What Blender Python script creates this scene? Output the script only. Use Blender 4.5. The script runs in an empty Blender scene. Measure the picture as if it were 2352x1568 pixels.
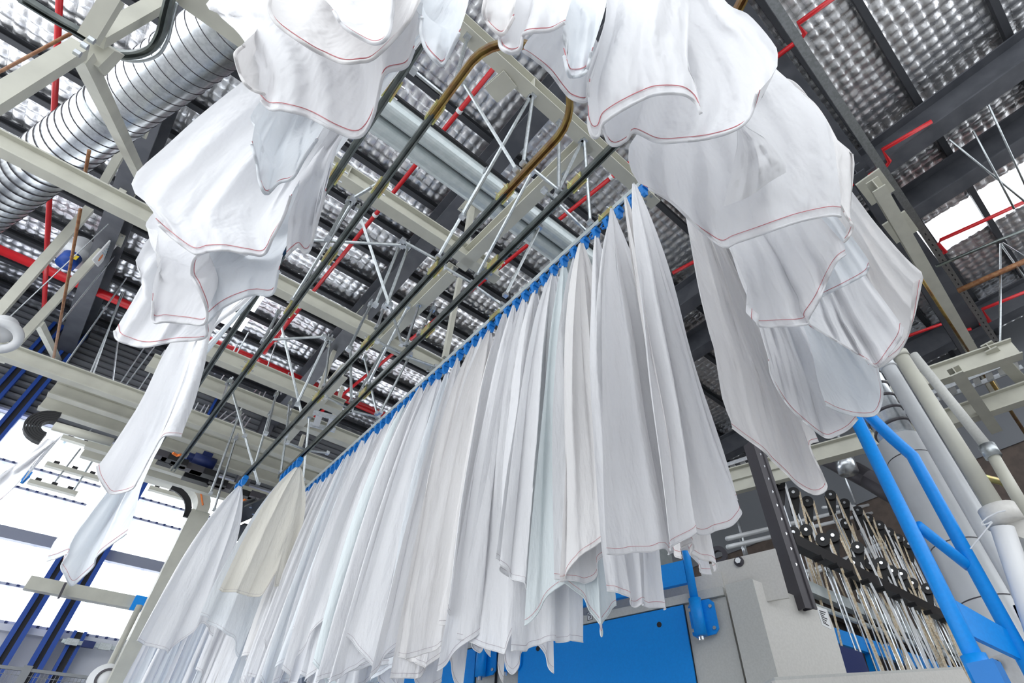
import bpy, math, random
import numpy as np
from mathutils import Vector, Matrix

# ------------------------------------------------------------------ camera, world, sun, exposure
S = bpy.context.scene
C = S.collection
W_, H_ = 2352, 1568
FPX, CX, CY = 1233.176, 1288.28, 795.61          # focal length and principal point in pixels
CZ = 1.3                                          # camera height over the floor
MC = np.array([[0.73982153, -0.67245156, -0.02174868],
               [0.45363046, 0.52242897, -0.72200234],
               [0.49687375, 0.52428701, 0.6915487]])   # rows: camera right, down, forward in the world
cam = bpy.data.cameras.new('camera'); camo = bpy.data.objects.new('camera', cam); C.objects.link(camo)
cam.sensor_width = 36; cam.lens = FPX * 36 / W_
cam.shift_x = (W_ / 2 - CX) / W_; cam.shift_y = (CY - H_ / 2) / W_
cam.clip_start = .05; cam.clip_end = 200
r_, d_, f_ = MC
camo.matrix_world = Matrix(((r_[0], -d_[0], -f_[0], 0), (r_[1], -d_[1], -f_[1], 0), (r_[2], -d_[2], -f_[2], CZ), (0, 0, 0, 1)))
S.camera = camo
wd = bpy.data.worlds.new('world'); S.world = wd; wd.use_nodes = True
bg = wd.node_tree.nodes['Background']; bg.inputs[0].default_value = (.93, .965, 1, 1); bg.inputs[1].default_value = 1.35
sun = bpy.data.lights.new('sun', 'SUN'); suno = bpy.data.objects.new('sun', sun); C.objects.link(suno)
sun.energy = 9; sun.angle = .02; sun.color = (1, .98, .95)
suno.rotation_euler = Vector((.35, .8, .75)).to_track_quat('Z', 'Y').to_euler()
S.view_settings.view_transform = 'Standard'; S.view_settings.look = 'None'
S.view_settings.exposure = .82; S.view_settings.gamma = 1; S.view_settings.use_curve_mapping = False

# ------------------------------------------------------------------ geometry helpers
RNG = random.Random(7)
def ray(x, y):
    d = MC.T @ np.array([(x - CX) / FPX, (y - CY) / FPX, 1.]); return d / np.linalg.norm(d)
def zz(x, y, h):                      # the point of a pixel at height h over the camera
    d = ray(x, y); p = d * (h / d[2]); p[2] += CZ; return p
def yy(x, y, Y):
    d = ray(x, y); p = d * (Y / d[1]); p[2] += CZ; return p
def xx(x, y, X):
    d = ray(x, y); p = d * (X / d[0]); p[2] += CZ; return p
def pl(x, y, p0, n):                  # on a vertical plane
    d = ray(x, y); t = (p0[0] * n[0] + p0[1] * n[1]) / (d[0] * n[0] + d[1] * n[1]); p = d * t; p[2] += CZ; return p
def A(*v): return np.array(v, float)
def unit(v): v = np.asarray(v, float); return v / (np.linalg.norm(v) + 1e-12)
def frame(d, up=(0, 0, 1)):
    d = unit(d); up = A(*up)
    if abs(d @ up) > .98: up = A(0, 1, 0)
    s = unit(np.cross(d, up)); return d, s, np.cross(s, d)

class MB:
    def __init__(self): self.v = []; self.f = []
    def add(self, v, f):
        n = len(self.v); self.v += [tuple(map(float, q)) for q in v]; self.f += [tuple(i + n for i in q) for q in f]; return self
    def box(self, c, s, R=None):
        c = A(*c); R = np.eye(3) if R is None else R
        v = [c + R @ (A(i, j, k) * A(*s) / 2) for i in (-1, 1) for j in (-1, 1) for k in (-1, 1)]
        return self.add(v, [(0, 1, 3, 2), (4, 6, 7, 5), (0, 4, 5, 1), (2, 3, 7, 6), (0, 2, 6, 4), (1, 5, 7, 3)])
    def ext(self, prof, a, b, up=(0, 0, 1), caps=True, closed=True):   # profile (side, up) swept a -> b
        a = A(*a); b = A(*b); d, s, u = frame(b - a, up); n = len(prof)
        v = [a + s * q[0] + u * q[1] for q in prof] + [b + s * q[0] + u * q[1] for q in prof]
        f = [(i, (i + 1) % n, n + (i + 1) % n, n + i) for i in range(n if closed else n - 1)]
        if caps and closed: f += [tuple(range(n))[::-1], tuple(range(n, 2 * n))]
        return self.add(v, f)
    def bar(self, a, b, w, h, up=(0, 0, 1)):
        return self.ext([(-w / 2, -h / 2), (w / 2, -h / 2), (w / 2, h / 2), (-w / 2, h / 2)], a, b, up)
    def tube(self, pts, r, n=8, caps=True):
        pts = [A(*p) for p in pts]; rr = r if hasattr(r, '__len__') else [r] * len(pts)
        d0, s, u = frame(pts[1] - pts[0]); rings = []
        for i, p in enumerate(pts):
            d = unit(pts[min(i + 1, len(pts) - 1)] - pts[max(i - 1, 0)])
            s = unit(s - d * (s @ d)); u = np.cross(s, d)
            rings += [p + (s * math.cos(t) + u * math.sin(t)) * rr[i] for t in np.arange(n) * 2 * math.pi / n]
        f = []
        for i in range(len(pts) - 1):
            for j in range(n):
                k = (j + 1) % n; f.append((i * n + j, i * n + k, (i + 1) * n + k, (i + 1) * n + j))
        if caps: f += [tuple(range(n))[::-1], tuple(range((len(pts) - 1) * n, len(pts) * n))]
        return self.add(rings, f)
    def sweep(self, prof, pts, up=(0, 0, 1)):
        pts = [A(*p) for p in pts]; n = len(prof); v = []; f = []
        for i, p in enumerate(pts):
            d, s, u = frame(pts[min(i + 1, len(pts) - 1)] - pts[max(i - 1, 0)], up)
            v += [p + s * q[0] + u * q[1] for q in prof]
        for i in range(len(pts) - 1):
            for j in range(n):
                k = (j + 1) % n; f.append((i * n + j, i * n + k, (i + 1) * n + k, (i + 1) * n + j))
        f += [tuple(range(n))[::-1], tuple(range((len(pts) - 1) * n, len(pts) * n))]
        return self.add(v, f)
    def plate(self, pts, t, nrm):                  # polygon with thickness t along nrm
        nrm = unit(nrm) * t; n = len(pts); pts = [A(*p) for p in pts]
        return self.add(pts + [p + nrm for p in pts], [tuple(range(n))[::-1], tuple(range(n, 2 * n))] + [(i, (i + 1) % n, n + (i + 1) % n, n + i) for i in range(n)])
    def disc(self, c, ax, r, t, n=12, r2=0):       # cylinder or ring along ax
        d, s, u = frame(ax); c = A(*c)
        if not r2: return self.tube([c - d * t / 2, c + d * t / 2], r, n)
        v = []; f = []
        for (q, z) in ((r, -1), (r, 1), (r2, 1), (r2, -1)):
            v += [c + d * z * t / 2 + (s * math.cos(a) + u * math.sin(a)) * q for a in np.arange(n) * 2 * math.pi / n]
        for k in range(4):
            for j in range(n): f.append((k * n + j, k * n + (j + 1) % n, ((k + 1) % 4) * n + (j + 1) % n, ((k + 1) % 4) * n + j))
        return self.add(v, f)

def crom(pts, n):
    p = np.array(pts, float); d = np.r_[0, np.cumsum(np.linalg.norm(np.diff(p, axis=0), axis=1) + 1e-6)]; d /= d[-1]
    q = np.vstack([2 * p[0] - p[1], p, 2 * p[-1] - p[-2]]); out = []
    for t in np.linspace(0, 1, n):
        i = min(np.searchsorted(d, t, 'right') - 1, len(p) - 2); s = (t - d[i]) / (d[i + 1] - d[i])
        a, b, c, e = q[i], q[i + 1], q[i + 2], q[i + 3]
        out.append(.5 * (2 * b + (c - a) * s + (2 * a - 5 * b + 4 * c - e) * s * s + (3 * b - a - 3 * c + e) * s ** 3))
    return np.array(out)

CR = crom
def tag(o, label=None, cat=None, group=None, kind=None):
    if label: o['label'] = label
    if cat: o['category'] = cat
    if group: o['group'] = group
    if kind: o['kind'] = kind
    return o
def thing(name, label, cat, loc=(0, 0, 0), group=None, kind=None):
    o = bpy.data.objects.new(name, None); C.objects.link(o); o.location = tuple(map(float, loc)); o.empty_display_size = .1
    return tag(o, label, cat, group, kind)
WLOC = {}
def mesh(name, mb, mat, parent=None, label=None, cat=None, group=None, kind=None, smooth=False):
    v = np.array(mb.v, float)
    c = (v.min(0) + v.max(0)) / 2
    me = bpy.data.meshes.new(name); me.from_pydata([tuple(q) for q in v - c], [], mb.f)
    if mat: me.materials.append(M[mat] if isinstance(mat, str) else mat)
    if smooth:
        me.polygons.foreach_set('use_smooth', [True] * len(me.polygons))
    me.update()
    o = bpy.data.objects.new(name, me); C.objects.link(o)
    if parent is not None:
        o.parent = parent; o.location = tuple(c - A(*WLOC.get(parent.name, parent.location)))
    else: o.location = tuple(c)
    WLOC[o.name] = tuple(c)
    return tag(o, label, cat, group, kind)
def dup(o, parent=None, loc=None):
    c = o.copy(); C.objects.link(c)
    if parent is not None: c.parent = parent
    if loc is not None: c.location = tuple(map(float, loc))
    return c
def ordn(n):
    n = int(n); s = 'th' if 10 <= n % 100 <= 20 else {1: 'st', 2: 'nd', 3: 'rd'}.get(n % 10, 'th')
    w = ['zeroth', 'first', 'second', 'third', 'fourth', 'fifth', 'sixth', 'seventh', 'eighth', 'ninth', 'tenth']
    return w[n] if n <= 10 else '%d%s' % (n, s)

# ------------------------------------------------------------------ materials
M = {}
def mat(name, col, rough=.5, metal=0., noise=None, bump=None, spec=.5, trans=0., emit=None):
    m = bpy.data.materials.new(name); m.use_nodes = True; nt = m.node_tree; N = nt.nodes; L = nt.links
    b = N['Principled BSDF']; b.inputs['Roughness'].default_value = rough; b.inputs['Metallic'].default_value = metal
    b.inputs['Base Color'].default_value = (*col, 1); b.inputs['Specular IOR Level'].default_value = spec
    tc = N.new('ShaderNodeTexCoord')
    if noise:                                 # (scale, second colour, lo, hi)
        n = N.new('ShaderNodeTexNoise'); n.inputs['Scale'].default_value = noise[0]; n.inputs['Detail'].default_value = 5
        L.new(tc.outputs['Object'], n.inputs['Vector'])
        r = N.new('ShaderNodeValToRGB'); r.color_ramp.elements[0].position = noise[2]; r.color_ramp.elements[1].position = noise[3]
        r.color_ramp.elements[0].color = (*col, 1); r.color_ramp.elements[1].color = (*noise[1], 1)
        L.new(n.outputs['Fac'], r.inputs['Fac']); L.new(r.outputs['Color'], b.inputs['Base Color'])
    if bump:                                  # list of (scale vec or float, strength, distance, detail)
        prev = None
        for sc, st, di, de in bump:
            n = N.new('ShaderNodeTexNoise'); n.inputs['Detail'].default_value = de; n.inputs['Roughness'].default_value = .55
            if hasattr(sc, '__len__'):
                mp = N.new('ShaderNodeMapping'); mp.inputs['Scale'].default_value = sc; mp.inputs['Rotation'].default_value = (.3, .5, .4)
                L.new(tc.outputs['Object'], mp.inputs['Vector']); L.new(mp.outputs['Vector'], n.inputs['Vector']); n.inputs['Scale'].default_value = 1
            else:
                L.new(tc.outputs['Object'], n.inputs['Vector']); n.inputs['Scale'].default_value = sc
            bp = N.new('ShaderNodeBump'); bp.inputs['Strength'].default_value = st; bp.inputs['Distance'].default_value = di
            L.new(n.outputs['Fac'], bp.inputs['Height'])
            if prev: L.new(prev.outputs['Normal'], bp.inputs['Normal'])
            prev = bp
        L.new(prev.outputs['Normal'], b.inputs['Normal'])
    if trans:
        t = N.new('ShaderNodeBsdfTranslucent'); t.inputs['Color'].default_value = (*col, 1)
        mx = N.new('ShaderNodeMixShader'); mx.inputs['Fac'].default_value = trans
        L.new(b.outputs[0], mx.inputs[1]); L.new(t.outputs[0], mx.inputs[2]); L.new(mx.outputs[0], N['Material Output'].inputs['Surface'])
    M[name] = m; return m
WR = [((13, 13, 3.5), .9, .03, 3), (28., .4, .006, 3)]
mat('sheet_white', (.9, .9, .915), .85, bump=WR, spec=.15, trans=.2)
mat('sheet_cool', (.87, .9, .93), .85, bump=WR, spec=.15, trans=.2)
mat('sheet_warm', (.9, .885, .88), .85, bump=WR, spec=.15, trans=.2)
mat('sheet_mint', (.84, .9, .91), .85, bump=WR, spec=.15, trans=.2)
mat('sheet_ivory', (.87, .84, .76), .85, bump=WR, spec=.15, trans=.2)
mat('stitch_red', (.6, .2, .22), .7)
mat('stitch_grey', (.45, .38, .42), .7)
mat('foil', (.95, .955, .97), .36, 1., bump=[(22., .3, .012, 3), (70., .3, .004, 4)])
mat('wire', (.55, .56, .58), .35, .9)
mat('purlin', (.055, .058, .066), .55, .2, spec=.4)
mat('rafter', (.07, .075, .088), .5, .1, noise=(3., (.095, .1, .115), .4, .6))
mat('cream', (.56, .555, .48), .45, noise=(4., (.5, .495, .43), .4, .65))
mat('galv', (.42, .45, .46), .34, .95, noise=(30., (.52, .55, .57), .4, .6))
mat('galv_dull', (.52, .58, .59), .4, .35, noise=(12., (.58, .63, .64), .4, .6))
mat('galv_bright', (.72, .75, .78), .28, .95, noise=(25., (.6, .63, .66), .4, .6))
mat('duct_grey', (.68, .7, .72), .42, .2, noise=(5., (.72, .74, .76), .4, .6))
mat('rail_dark', (.13, .15, .145), .28, .85, noise=(8., (.2, .22, .21), .4, .65))
mat('brass', (.42, .3, .1), .33, .9, noise=(9., (.3, .17, .08), .4, .65))
mat('zinc_yellow', (.55, .55, .22), .35, .8, noise=(14., (.6, .42, .2), .42, .62))
mat('red_pipe', (.55, .012, .018), .35)
mat('rust', (.24, .1, .045), .6, .3, noise=(20., (.33, .17, .08), .4, .6))
mat('blue', (.0, .27, .82), .4, noise=(60., (.0, .29, .86), .4, .6), spec=.4)
mat('blue_clip', (.008, .2, .62), .4)
mat('blue_dark', (.008, .06, .33), .45)
mat('navy', (.01, .025, .13), .5)
mat('machine_grey', (.57, .575, .55), .5, noise=(60., (.53, .535, .51), .4, .6))
mat('machine_pale', (.68, .665, .63), .5, noise=(50., (.64, .625, .59), .4, .6))
mat('black', (.012, .012, .014), .45)
mat('dark_steel', (.07, .065, .075), .5, .2)
mat('rubber', (.02, .02, .022), .6)
mat('chrome', (.7, .72, .74), .2, 1.)
mat('tape', (.8, .72, .58), .8, noise=(40., (.62, .48, .3), .4, .6))
mat('white_paint', (.78, .79, .8), .45)
mat('wall_white', (.62, .64, .7), .7, noise=(2., (.58, .6, .66), .4, .6))
mat('clad', (.2, .21, .23), .55, .2)
mat('wall_brown', (.13, .1, .085), .85, noise=(6., (.1, .08, .07), .4, .6))
mat('girt', (.26, .28, .36), .55)
mat('girt_pale', (.45, .48, .62), .5)
mat('seam', (.7, .78, .82), .6, trans=.7)
mat('panel', (.93, .95, .97), .5, trans=.85, spec=.2)
mat('concrete', (.46, .455, .45), .7, noise=(1.5, (.4, .395, .39), .4, .6), bump=[(40., .1, .01, 4)])
mat('orange', (.8, .2, .03), .5)
mat('yellow', (.75, .55, .03), .5)
mat('label_white', (.8, .81, .82), .5)
mat('ink', (.02, .02, .025), .6)
mat('mesh_fence', (.25, .26, .27), .5, .4)
mat('net', (.3, .31, .33), .5, .5)

# ------------------------------------------------------------------ the setting: floor, roof, walls
ZR = CZ + 9.0                                             # foil level
X0, X1, Y0, Y1 = -4.8, 14.2, -6.5, 13.5
fl = mesh('floor', MB().box(((X0 + X1) / 2, 3.5, -.1), (X1 - X0 + 8, 24, .2)), 'concrete', kind='structure', label='pale concrete factory floor under the machines')
# quilted foil: pillows pressed through the safety mesh
def foil():
    dx, dy, n = .16, .17, 5
    nx = int((X1 - X0) / dx) * n; ny = int((Y1 - Y0) / dy) * n
    x = np.linspace(X0, X1, nx + 1); y = np.linspace(Y0, Y1, ny + 1); gx, gy = np.meshgrid(x, y, indexing='ij')
    rs = np.random.RandomState(3)
    ci = np.minimum((np.arange(nx + 1) // n), nx // n - 1); cj = np.minimum((np.arange(ny + 1) // n), ny // n - 1)
    amp = rs.uniform(.02, .034, (nx // n, ny // n))[ci][:, cj]
    tx = rs.uniform(-.035, .035, (nx // n, ny // n))[ci][:, cj]; ty = rs.uniform(-.05, .05, (nx // n, ny // n))[ci][:, cj]
    u = (np.arange(nx + 1) % n) / n; w = (np.arange(ny + 1) % n) / n
    sx = (1 - np.abs(2 * u - 1) ** 3.5)[:, None]; sy = (1 - np.abs(2 * w - 1) ** 3.5)[None, :]
    z = ZR - amp * sx * sy - (tx * (u[:, None] - .5) + ty * (w[None, :] - .5)) * sx * sy
    z += .01 * np.sin(gx * 2.1 + np.sin(gy * 1.3))
    z += rs.normal(0, .0025, z.shape)
    idx = np.arange((nx + 1) * (ny + 1)).reshape(nx + 1, ny + 1)
    q = np.stack([idx[:-1, :-1], idx[:-1, 1:], idx[1:, 1:], idx[1:, :-1]], -1).reshape(-1, 4)
    # skylight openings
    cx_ = (gx[:-1, :-1] + dx / n / 2).ravel(); cy_ = (gy[:-1, :-1] + dy / n / 2).ravel()
    keep = np.ones(len(q), bool)
    for (a, b, c, d) in SKY: keep &= ~((cx_ > a) & (cx_ < b) & (cy_ > c) & (cy_ < d))
    me = bpy.data.meshes.new('ceiling'); v = np.stack([gx, gy, z], -1).reshape(-1, 3)
    q = q[keep]
    me.vertices.add(len(v)); me.vertices.foreach_set('co', v.ravel())
    me.loops.add(len(q) * 4); me.loops.foreach_set('vertex_index', q.ravel().astype(np.int32))
    me.polygons.add(len(q)); me.polygons.foreach_set('loop_start', np.arange(0, len(q) * 4, 4, dtype=np.int32))
    me.polygons.foreach_set('use_smooth', np.ones(len(q), bool))
    me.materials.append(M['foil']); me.update(calc_edges=True); me.validate()
    o = bpy.data.objects.new('ceiling', me); C.objects.link(o)
    return o
SKY = [(9.55, 10.55, -3.6, .6), (-.35, .55, 9.75, 11.6), (5.2, 6.2, 7.5, 11.5)]
ceil = foil(); tag(ceil, 'quilted silver foil roof lining behind wire safety mesh', kind='structure')
WLOC[ceil.name] = (0, 0, 0)
for (a, b, c, d) in SKY:
    mesh('skylight_pane', MB().box(((a + b) / 2, (c + d) / 2, ZR + .06), (b - a + .1, d - c + .1, .01)), 'panel', ceil, label='white translucent roof sheet')
mw = MB()
for x in np.arange(X0, X1, .16): mw.bar((x, Y0, ZR - .006), (x, Y1, ZR - .006), .004, .004)
for y in np.arange(Y0, Y1, .17): mw.bar((X0, y, ZR - .004), (X1, y, ZR - .004), .004, .004)
mesh('safety_mesh', mw, 'wire', ceil, kind='stuff')
PUR = [12.9, 12.1, 11.3, 10.5, 9.65, 8.8, 7.95, 7.2, 6.45, 5.5, 4.6, 3.75, 2.65, 1.6, .55, -.48, -1.42, -2.75, -3.9]
zc = [(-.04, 0), (.06, 0), (.06, .012), (-.028, .012), (-.028, .128), (.06, .128), (.06, .14), (-.04, .14)]
p0 = None
for i, y in enumerate(PUR):
    if p0 is None: p0 = mesh('purlin', MB().ext(zc, (X0, y, ZR - .185), (X1, y, ZR - .185)), 'purlin', ceil)
    else: dup(p0, loc=(p0.location.x, y, p0.location.z))
def ibeam(w, h, tf=.018, tw=.012):
    a, b = w / 2, h / 2
    return [(-a, -b), (a, -b), (a, -b + tf), (tw / 2, -b + tf), (tw / 2, b - tf), (a, b - tf), (a, b), (-a, b), (-a, b - tf), (-tw / 2, b - tf), (-tw / 2, -b + tf), (-a, -b + tf)]
for x in (-2.1, 2.2, 7.0, 8.3, 12.4):
    mesh('rafter', MB().ext(ibeam(.3, .62, .03, .02), (x, Y0, CZ + 8.42), (x, Y1, CZ + 8.42)), 'rafter', ceil)
# long dark eave girders running across on the right
for (a, b, h, w) in (((1702, 40), (1950, 392), 8.2, .34), ):
    p = zz(*a, h); q = zz(*b, h); q[1] = p[1]; p[0] -= 3; q[0] += 7
    mesh('rafter', MB().ext(ibeam(w, .4, .03, .02), p + A(0, 0, .2), q + A(0, 0, .2)), 'rafter', ceil)

# back wall at Y1: white base, translucent panes between girts, ribbed cladding above
YW = Y1
wall = thing('wall_back', 'far wall of white base, translucent panes and ribbed grey cladding', None, (0, YW, 0), kind='structure')
mesh('base_panel', MB().box((3, YW + .12, (CZ + 3.05) / 2), (20, .2, CZ + 3.05)), 'wall_white', wall)
mesh('sill', MB().bar((-7, YW - .04, CZ + 3.02), (13, YW - .04, CZ + 3.02), .16, .1), 'wall_white', wall)
rowsz = [3.1, 3.66, 4.46, 5.25, 5.66, 6.6]
seams = [-.58 + .584 * k for k in range(-10, 16)]
pane0 = {}
for i in range(len(rowsz) - 1):
    for k in range(len(seams) - 1):
        cx = (seams[k] + seams[k + 1]) / 2
        if abs(cx - .8) > 3.6: continue
        h = rowsz[i + 1] - rowsz[i]
        cz = CZ + (rowsz[i] + rowsz[i + 1]) / 2
        if i not in pane0: pane0[i] = mesh('pane', MB().box((cx, YW + .1, cz), (.56, .012, h)), 'panel', wall)
        else: dup(pane0[i], loc=(cx, .1, cz))
s0 = None
for x in seams:
    if abs(x - .8) > 3.7: continue
    if s0 is None: s0 = mesh('seam_strip', MB().box((x, YW + .085, CZ + 4.85), (.045, .02, 3.5)), 'seam', wall)
    else: dup(s0, loc=(x, .085, s0.location.z))
for z in rowsz:
    big = z == 4.46
    mesh('girt', MB().bar((-7, YW - .02, CZ + z), (13, YW - .02, CZ + z), .12, .2 if big else .045), 'girt' if big else 'girt_pale', wall)
d0 = None
for z in rowsz:
    if z == 4.46 or z == 6.6: continue
    for k in range(44):
        x = -2.2 + k * .145
        if d0 is None: d0 = mesh('screw_cap', MB().box((x, YW - .09, CZ + z), (.04, .03, .035)), 'navy', wall)
        else: dup(d0, loc=(x, -.09, CZ + z))
# ribbed cladding
r0 = None
for k in range(18):
    z = CZ + 6.65 + k * .15
    if r0 is None: r0 = mesh('cladding_rib', MB().ext([(-.06, -.075), (.0, -.06), (.06, -.02), (.06, .03), (0, .06), (-.06, .075)], (-7, YW, z), (13, YW, z)), 'clad', wall)
    else: dup(r0, loc=(r0.location.x, 0, z))
mesh('backing', MB().box((3, YW + .3, CZ + 8), (21, .1, 2.8)), 'clad', wall)
for x in (-4.6, 2.15):
    mesh('wall_column', MB().ext(ibeam(.28, .3, .03, .02), (x, YW - .3, 0), (x, YW - .3, ZR), up=(0, 1, 0)), 'rafter', wall)
# plain side wall of cladding far left, dark end wall far right
wl = thing('wall_left', 'grey corrugated side wall in the far left corner', None, (-3.4, 12, 0), kind='structure')
n0 = None
for k in range(16):
    y = 10.4 + k * .19
    if n0 is None: n0 = mesh('cladding_rib', MB().ext([(-.09, 0), (-.05, .05), (.05, .05), (.09, 0), (.09, -.02), (-.09, -.02)], (-4.4, y, CZ + 2), (-4.4, y, ZR), up=(1, 0, 0)), 'wall_white', wl)
    else: dup(n0, loc=(n0.location.x, y - 12, n0.location.z))
wr = thing('wall_right', 'dark block end wall behind the feeding machine', None, (14, 3, 0), kind='structure')
mesh('block_wall', MB().box((14.1, 3.5, 3.8), (.2, 20, 7.6)), 'wall_brown', wr)
r1 = None
for k in range(18):
    z = 7.65 + k * .15
    if r1 is None: r1 = mesh('cladding_rib', MB().ext([(-.06, -.075), (.0, -.06), (.06, -.02), (.06, .03), (0, .06), (-.06, .075)], (14, -3.7, z), (14, 13.4, z)), 'clad', wr)
    else: dup(r1, loc=(r1.location.x - 0, r1.location.y, z))
wr2 = mesh('wall_rear_shade', MB().box((4.7, -6.4, 2.1), (19, .2, 4.2)), 'white_paint', kind='structure', label='added white rear wall out of view, shading the near sheets')  # unseen wall behind the camera, added to cut sky light on the near sheets
wb = mesh('wall_side', MB().box((9.8, 13.42, 3.3), (8.6, .2, 6.4)), 'wall_brown', kind='structure', label='brown block wall beside the translucent panes')

# ------------------------------------------------------------------ steelwork
HB = 4.75                                                  # underside of the cream beams over the camera
def beam(label, a, b, w=.125, h=.22, m='cream', extra=None):
    t = thing('steel_beam', label, 'beam', a, 'cream conveyor support beams')
    mesh('i_section', MB().ext(ibeam(w, h), A(*a) + A(0, 0, h / 2), A(*b) + A(0, 0, h / 2)), m, t)
    return t
BX = [('cream I-beam nearest overhead, beneath the brass rail bend', 1.45, .2, 2.75, HB),
      ('cream I-beam just below the round galvanised trough', 3.28, -.6, 2.15, HB),
      ('long cream I-beam crossing from the spiral duct to the clip rail', 5.06, -3.6, 2.6, HB),
      ('cream I-beam above the red water main, right part ending free', 6.74, -.3, 1.95, HB),
      ('cream I-beam right behind the free-ended one', 7.45, -.4, 2.6, HB),
      ('long low cream I-beam at the left edge, above the window wall', 8.42, -3.2, 2.6, HB),
      ('short cream channel above the black cable chain', 8.9, -1.25, 2.7, HB),
      ('short cream channel second above the black cable chain', 9.35, -1.3, 2.8, HB)]
for lab, y, xa, xb, h in BX:
    t = beam(lab, (xa, y, CZ + h), (xb, y, CZ + h))
    if y < 6:
        for xp in (xb - .08, xa + .9):
            mesh('stiffener', MB().box((xp, y, CZ + h + .11), (.012, .115, .19)), 'cream', t)
        for xp in (xb - .12, xb - .22):
            for yo in (-.04, .04): mesh('bolt', MB().disc((xp, y + yo, CZ + h - .012), (0, 0, 1), .016, .02, 6), 'galv', t)
mk = MB()
for k in range(9):
    a = yy(781 + k * 4.2, 738 + k * 2.1, 5.047); mk.box(a, (.012 if k % 2 else .03, .002, .03 if k % 3 else .02))
mesh('stencil_marking', mk, 'stitch_grey', [o for o in bpy.data.objects if o.get('label', '').startswith('long cream I-beam crossing')][0], label='faint grey stencilled marking')
p = zz(440, 0, HB); q = zz(560, 85, HB)
beam('rounded cream channel at the top, its end over the spiral duct', (-1.7, p[1], CZ + HB), (-.55, p[1], CZ + HB), .2, .2)
# cream runners along the rails, between the cross beams
def runner(label, a, b, h=HB + .1, w=.13, hh=.2):
    a = zz(*a, h); b = zz(*b, h)
    t = thing('steel_runner', label, 'beam', a, 'cream runners along the rails')
    mesh('i_section', MB().ext(ibeam(w, hh), a, b), 'cream', t); return t
runner('cream runner from the near beam plate down towards the trough', (1352, 322), (1060, 604))
runner('cream runner between the second and third cross beams', (1040, 620), (868, 790))
runner('cream runner low behind the rails near the portal', (792, 852), (655, 1006))
runner('short cream bracket stub under the near cross beam', (1172, 178), (1128, 216), HB, .16, .06)
# dark plates and cream posts from the rafters
def post(label, a, b, w=.075, plate=None):
    t = thing('roof_post', label, 'post', b, 'cream posts and braces')
    d = b - a
    mesh('tube', MB().bar(a, b, w, w), 'cream', t)
    if plate is not None:
        pt = MB().box(plate, (.3, .34, .02)); mesh('end_plate', pt, 'cream', t)
        for i in (-.11, .11):
            for j in (-.13, .13): mesh('bolt', MB().disc(A(*plate) + A(i, j, -.018), (0, 0, 1), .014, .02, 6), 'galv', t)
    return t
def rpost(label, top, bot, X=2.2, w=.08):
    a = xx(*top, X); b = xx(*bot, X); return post(label, a, b, w, plate=(a[0], a[1], a[2] + .01))
rpost('cream roof post over the second cross beam', (1083, 478), (1067, 580))
rpost('cream roof post over the third cross beam, by the stencilled web', (840, 720), (835, 752))
rpost('cream roof post in the thicket of rods', (772, 794), (727, 915))
for (lab, a, b) in (('cream upright behind the rods, right of the third cross beam', (1056, 640), (1022, 822)), ('cream upright above the portal frame', (786, 890), (757, 990)),
                    ('cream upright beside the clip rail far end', (697, 1000), (672, 1085)), ('cream upright low by the ivory sheet', (668, 1075), (660, 1112))):
    post(lab, xx(*a, 2.6), xx(*b, 2.6), .07)
def lpost(label, a, b, w=.1, plate=False, X=-2.1):
    a = xx(*a, X); b = xx(*b, X); return post(label, a, b, w, plate=(a[0], a[1], a[2]) if plate else None)
lpost('cream brace from the left edge up to the node above the spiral duct', (-30, 243), (182, 112), .09, X=-1.35)
lpost('cream brace dropping from the node across the spiral duct', (186, 122), (330, 420), .09, X=-1.35)
lpost('cream brace rising from the node to the top edge', (203, 90), (262, -8), .09, X=-1.35)
lpost('cream brace slanting from the node to the upper right', (222, 88), (400, -12), .09, X=-1.35)
t = thing('brace_node', 'bolted cream gusset node joining the braces above the duct', 'gusset', xx(192, 104, -1.35))
mesh('gusset', MB().plate([xx(*q, -1.42) for q in ((165, 118), (185, 140), (232, 92), (205, 80))], .14, (1, 0, 0)), 'cream', t)
for q in ((178, 122), (210, 92), (195, 105)): mesh('bolt', MB().disc(xx(*q, -1.27), (1, 0, 0), .02, .03, 6), 'galv_bright', t)
lpost('cream hanger post with bolted plate right of the spiral duct', (316, 284), (226, 442), .1, True)
lpost('cream hanger post with bolted plate above the long beam', (290, 430), (258, 470), .1, True)
lpost('upper cream brace of the pair at the left edge', (205, 480), (-20, 735), .11)
lpost('lower cream brace of the pair, carrying the white sign', (262, 545), (0, 828), .11, True)
lpost('short cream brace between lower brace and low beam', (90, 742), (157, 878), .1)

# ------------------------------------------------------------------ ducts, pipes and trays
a = zz(60, 405, 6.5); b = zz(500, 82, 6.5); d = unit(b - a)
t = thing('spiral_duct', 'large galvanised spiral duct crossing the upper left corner', 'duct', a)
pa, pb = a - d * 2.2, b + d * 1.6; R_ = .33
mesh('duct_body', MB().tube([pa, pb], R_, 40), 'galv_bright', t, smooth=True)
sd, ss, su = frame(d); Ln = np.linalg.norm(pb - pa); hp = []
for i in range(int(Ln / .14) * 28 + 1):
    k = i / 28; hp.append(pa + d * k * .14 + (ss * math.cos(k * 2 * math.pi) + su * math.sin(k * 2 * math.pi)) * (R_ + .003))
mesh('spiral_seam', MB().tube(hp, .0055, 5), 'dark_steel', t)
mesh('clamp_band', MB().disc((pa + pb) / 2 + d * .35, d, R_ + .012, .03, 40), 'galv', t)
mesh('hanging_rail', MB().tube([zz(372, 200, 6.2), zz(512, 88, 6.2)], .02), 'galv_bright', t)
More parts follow.
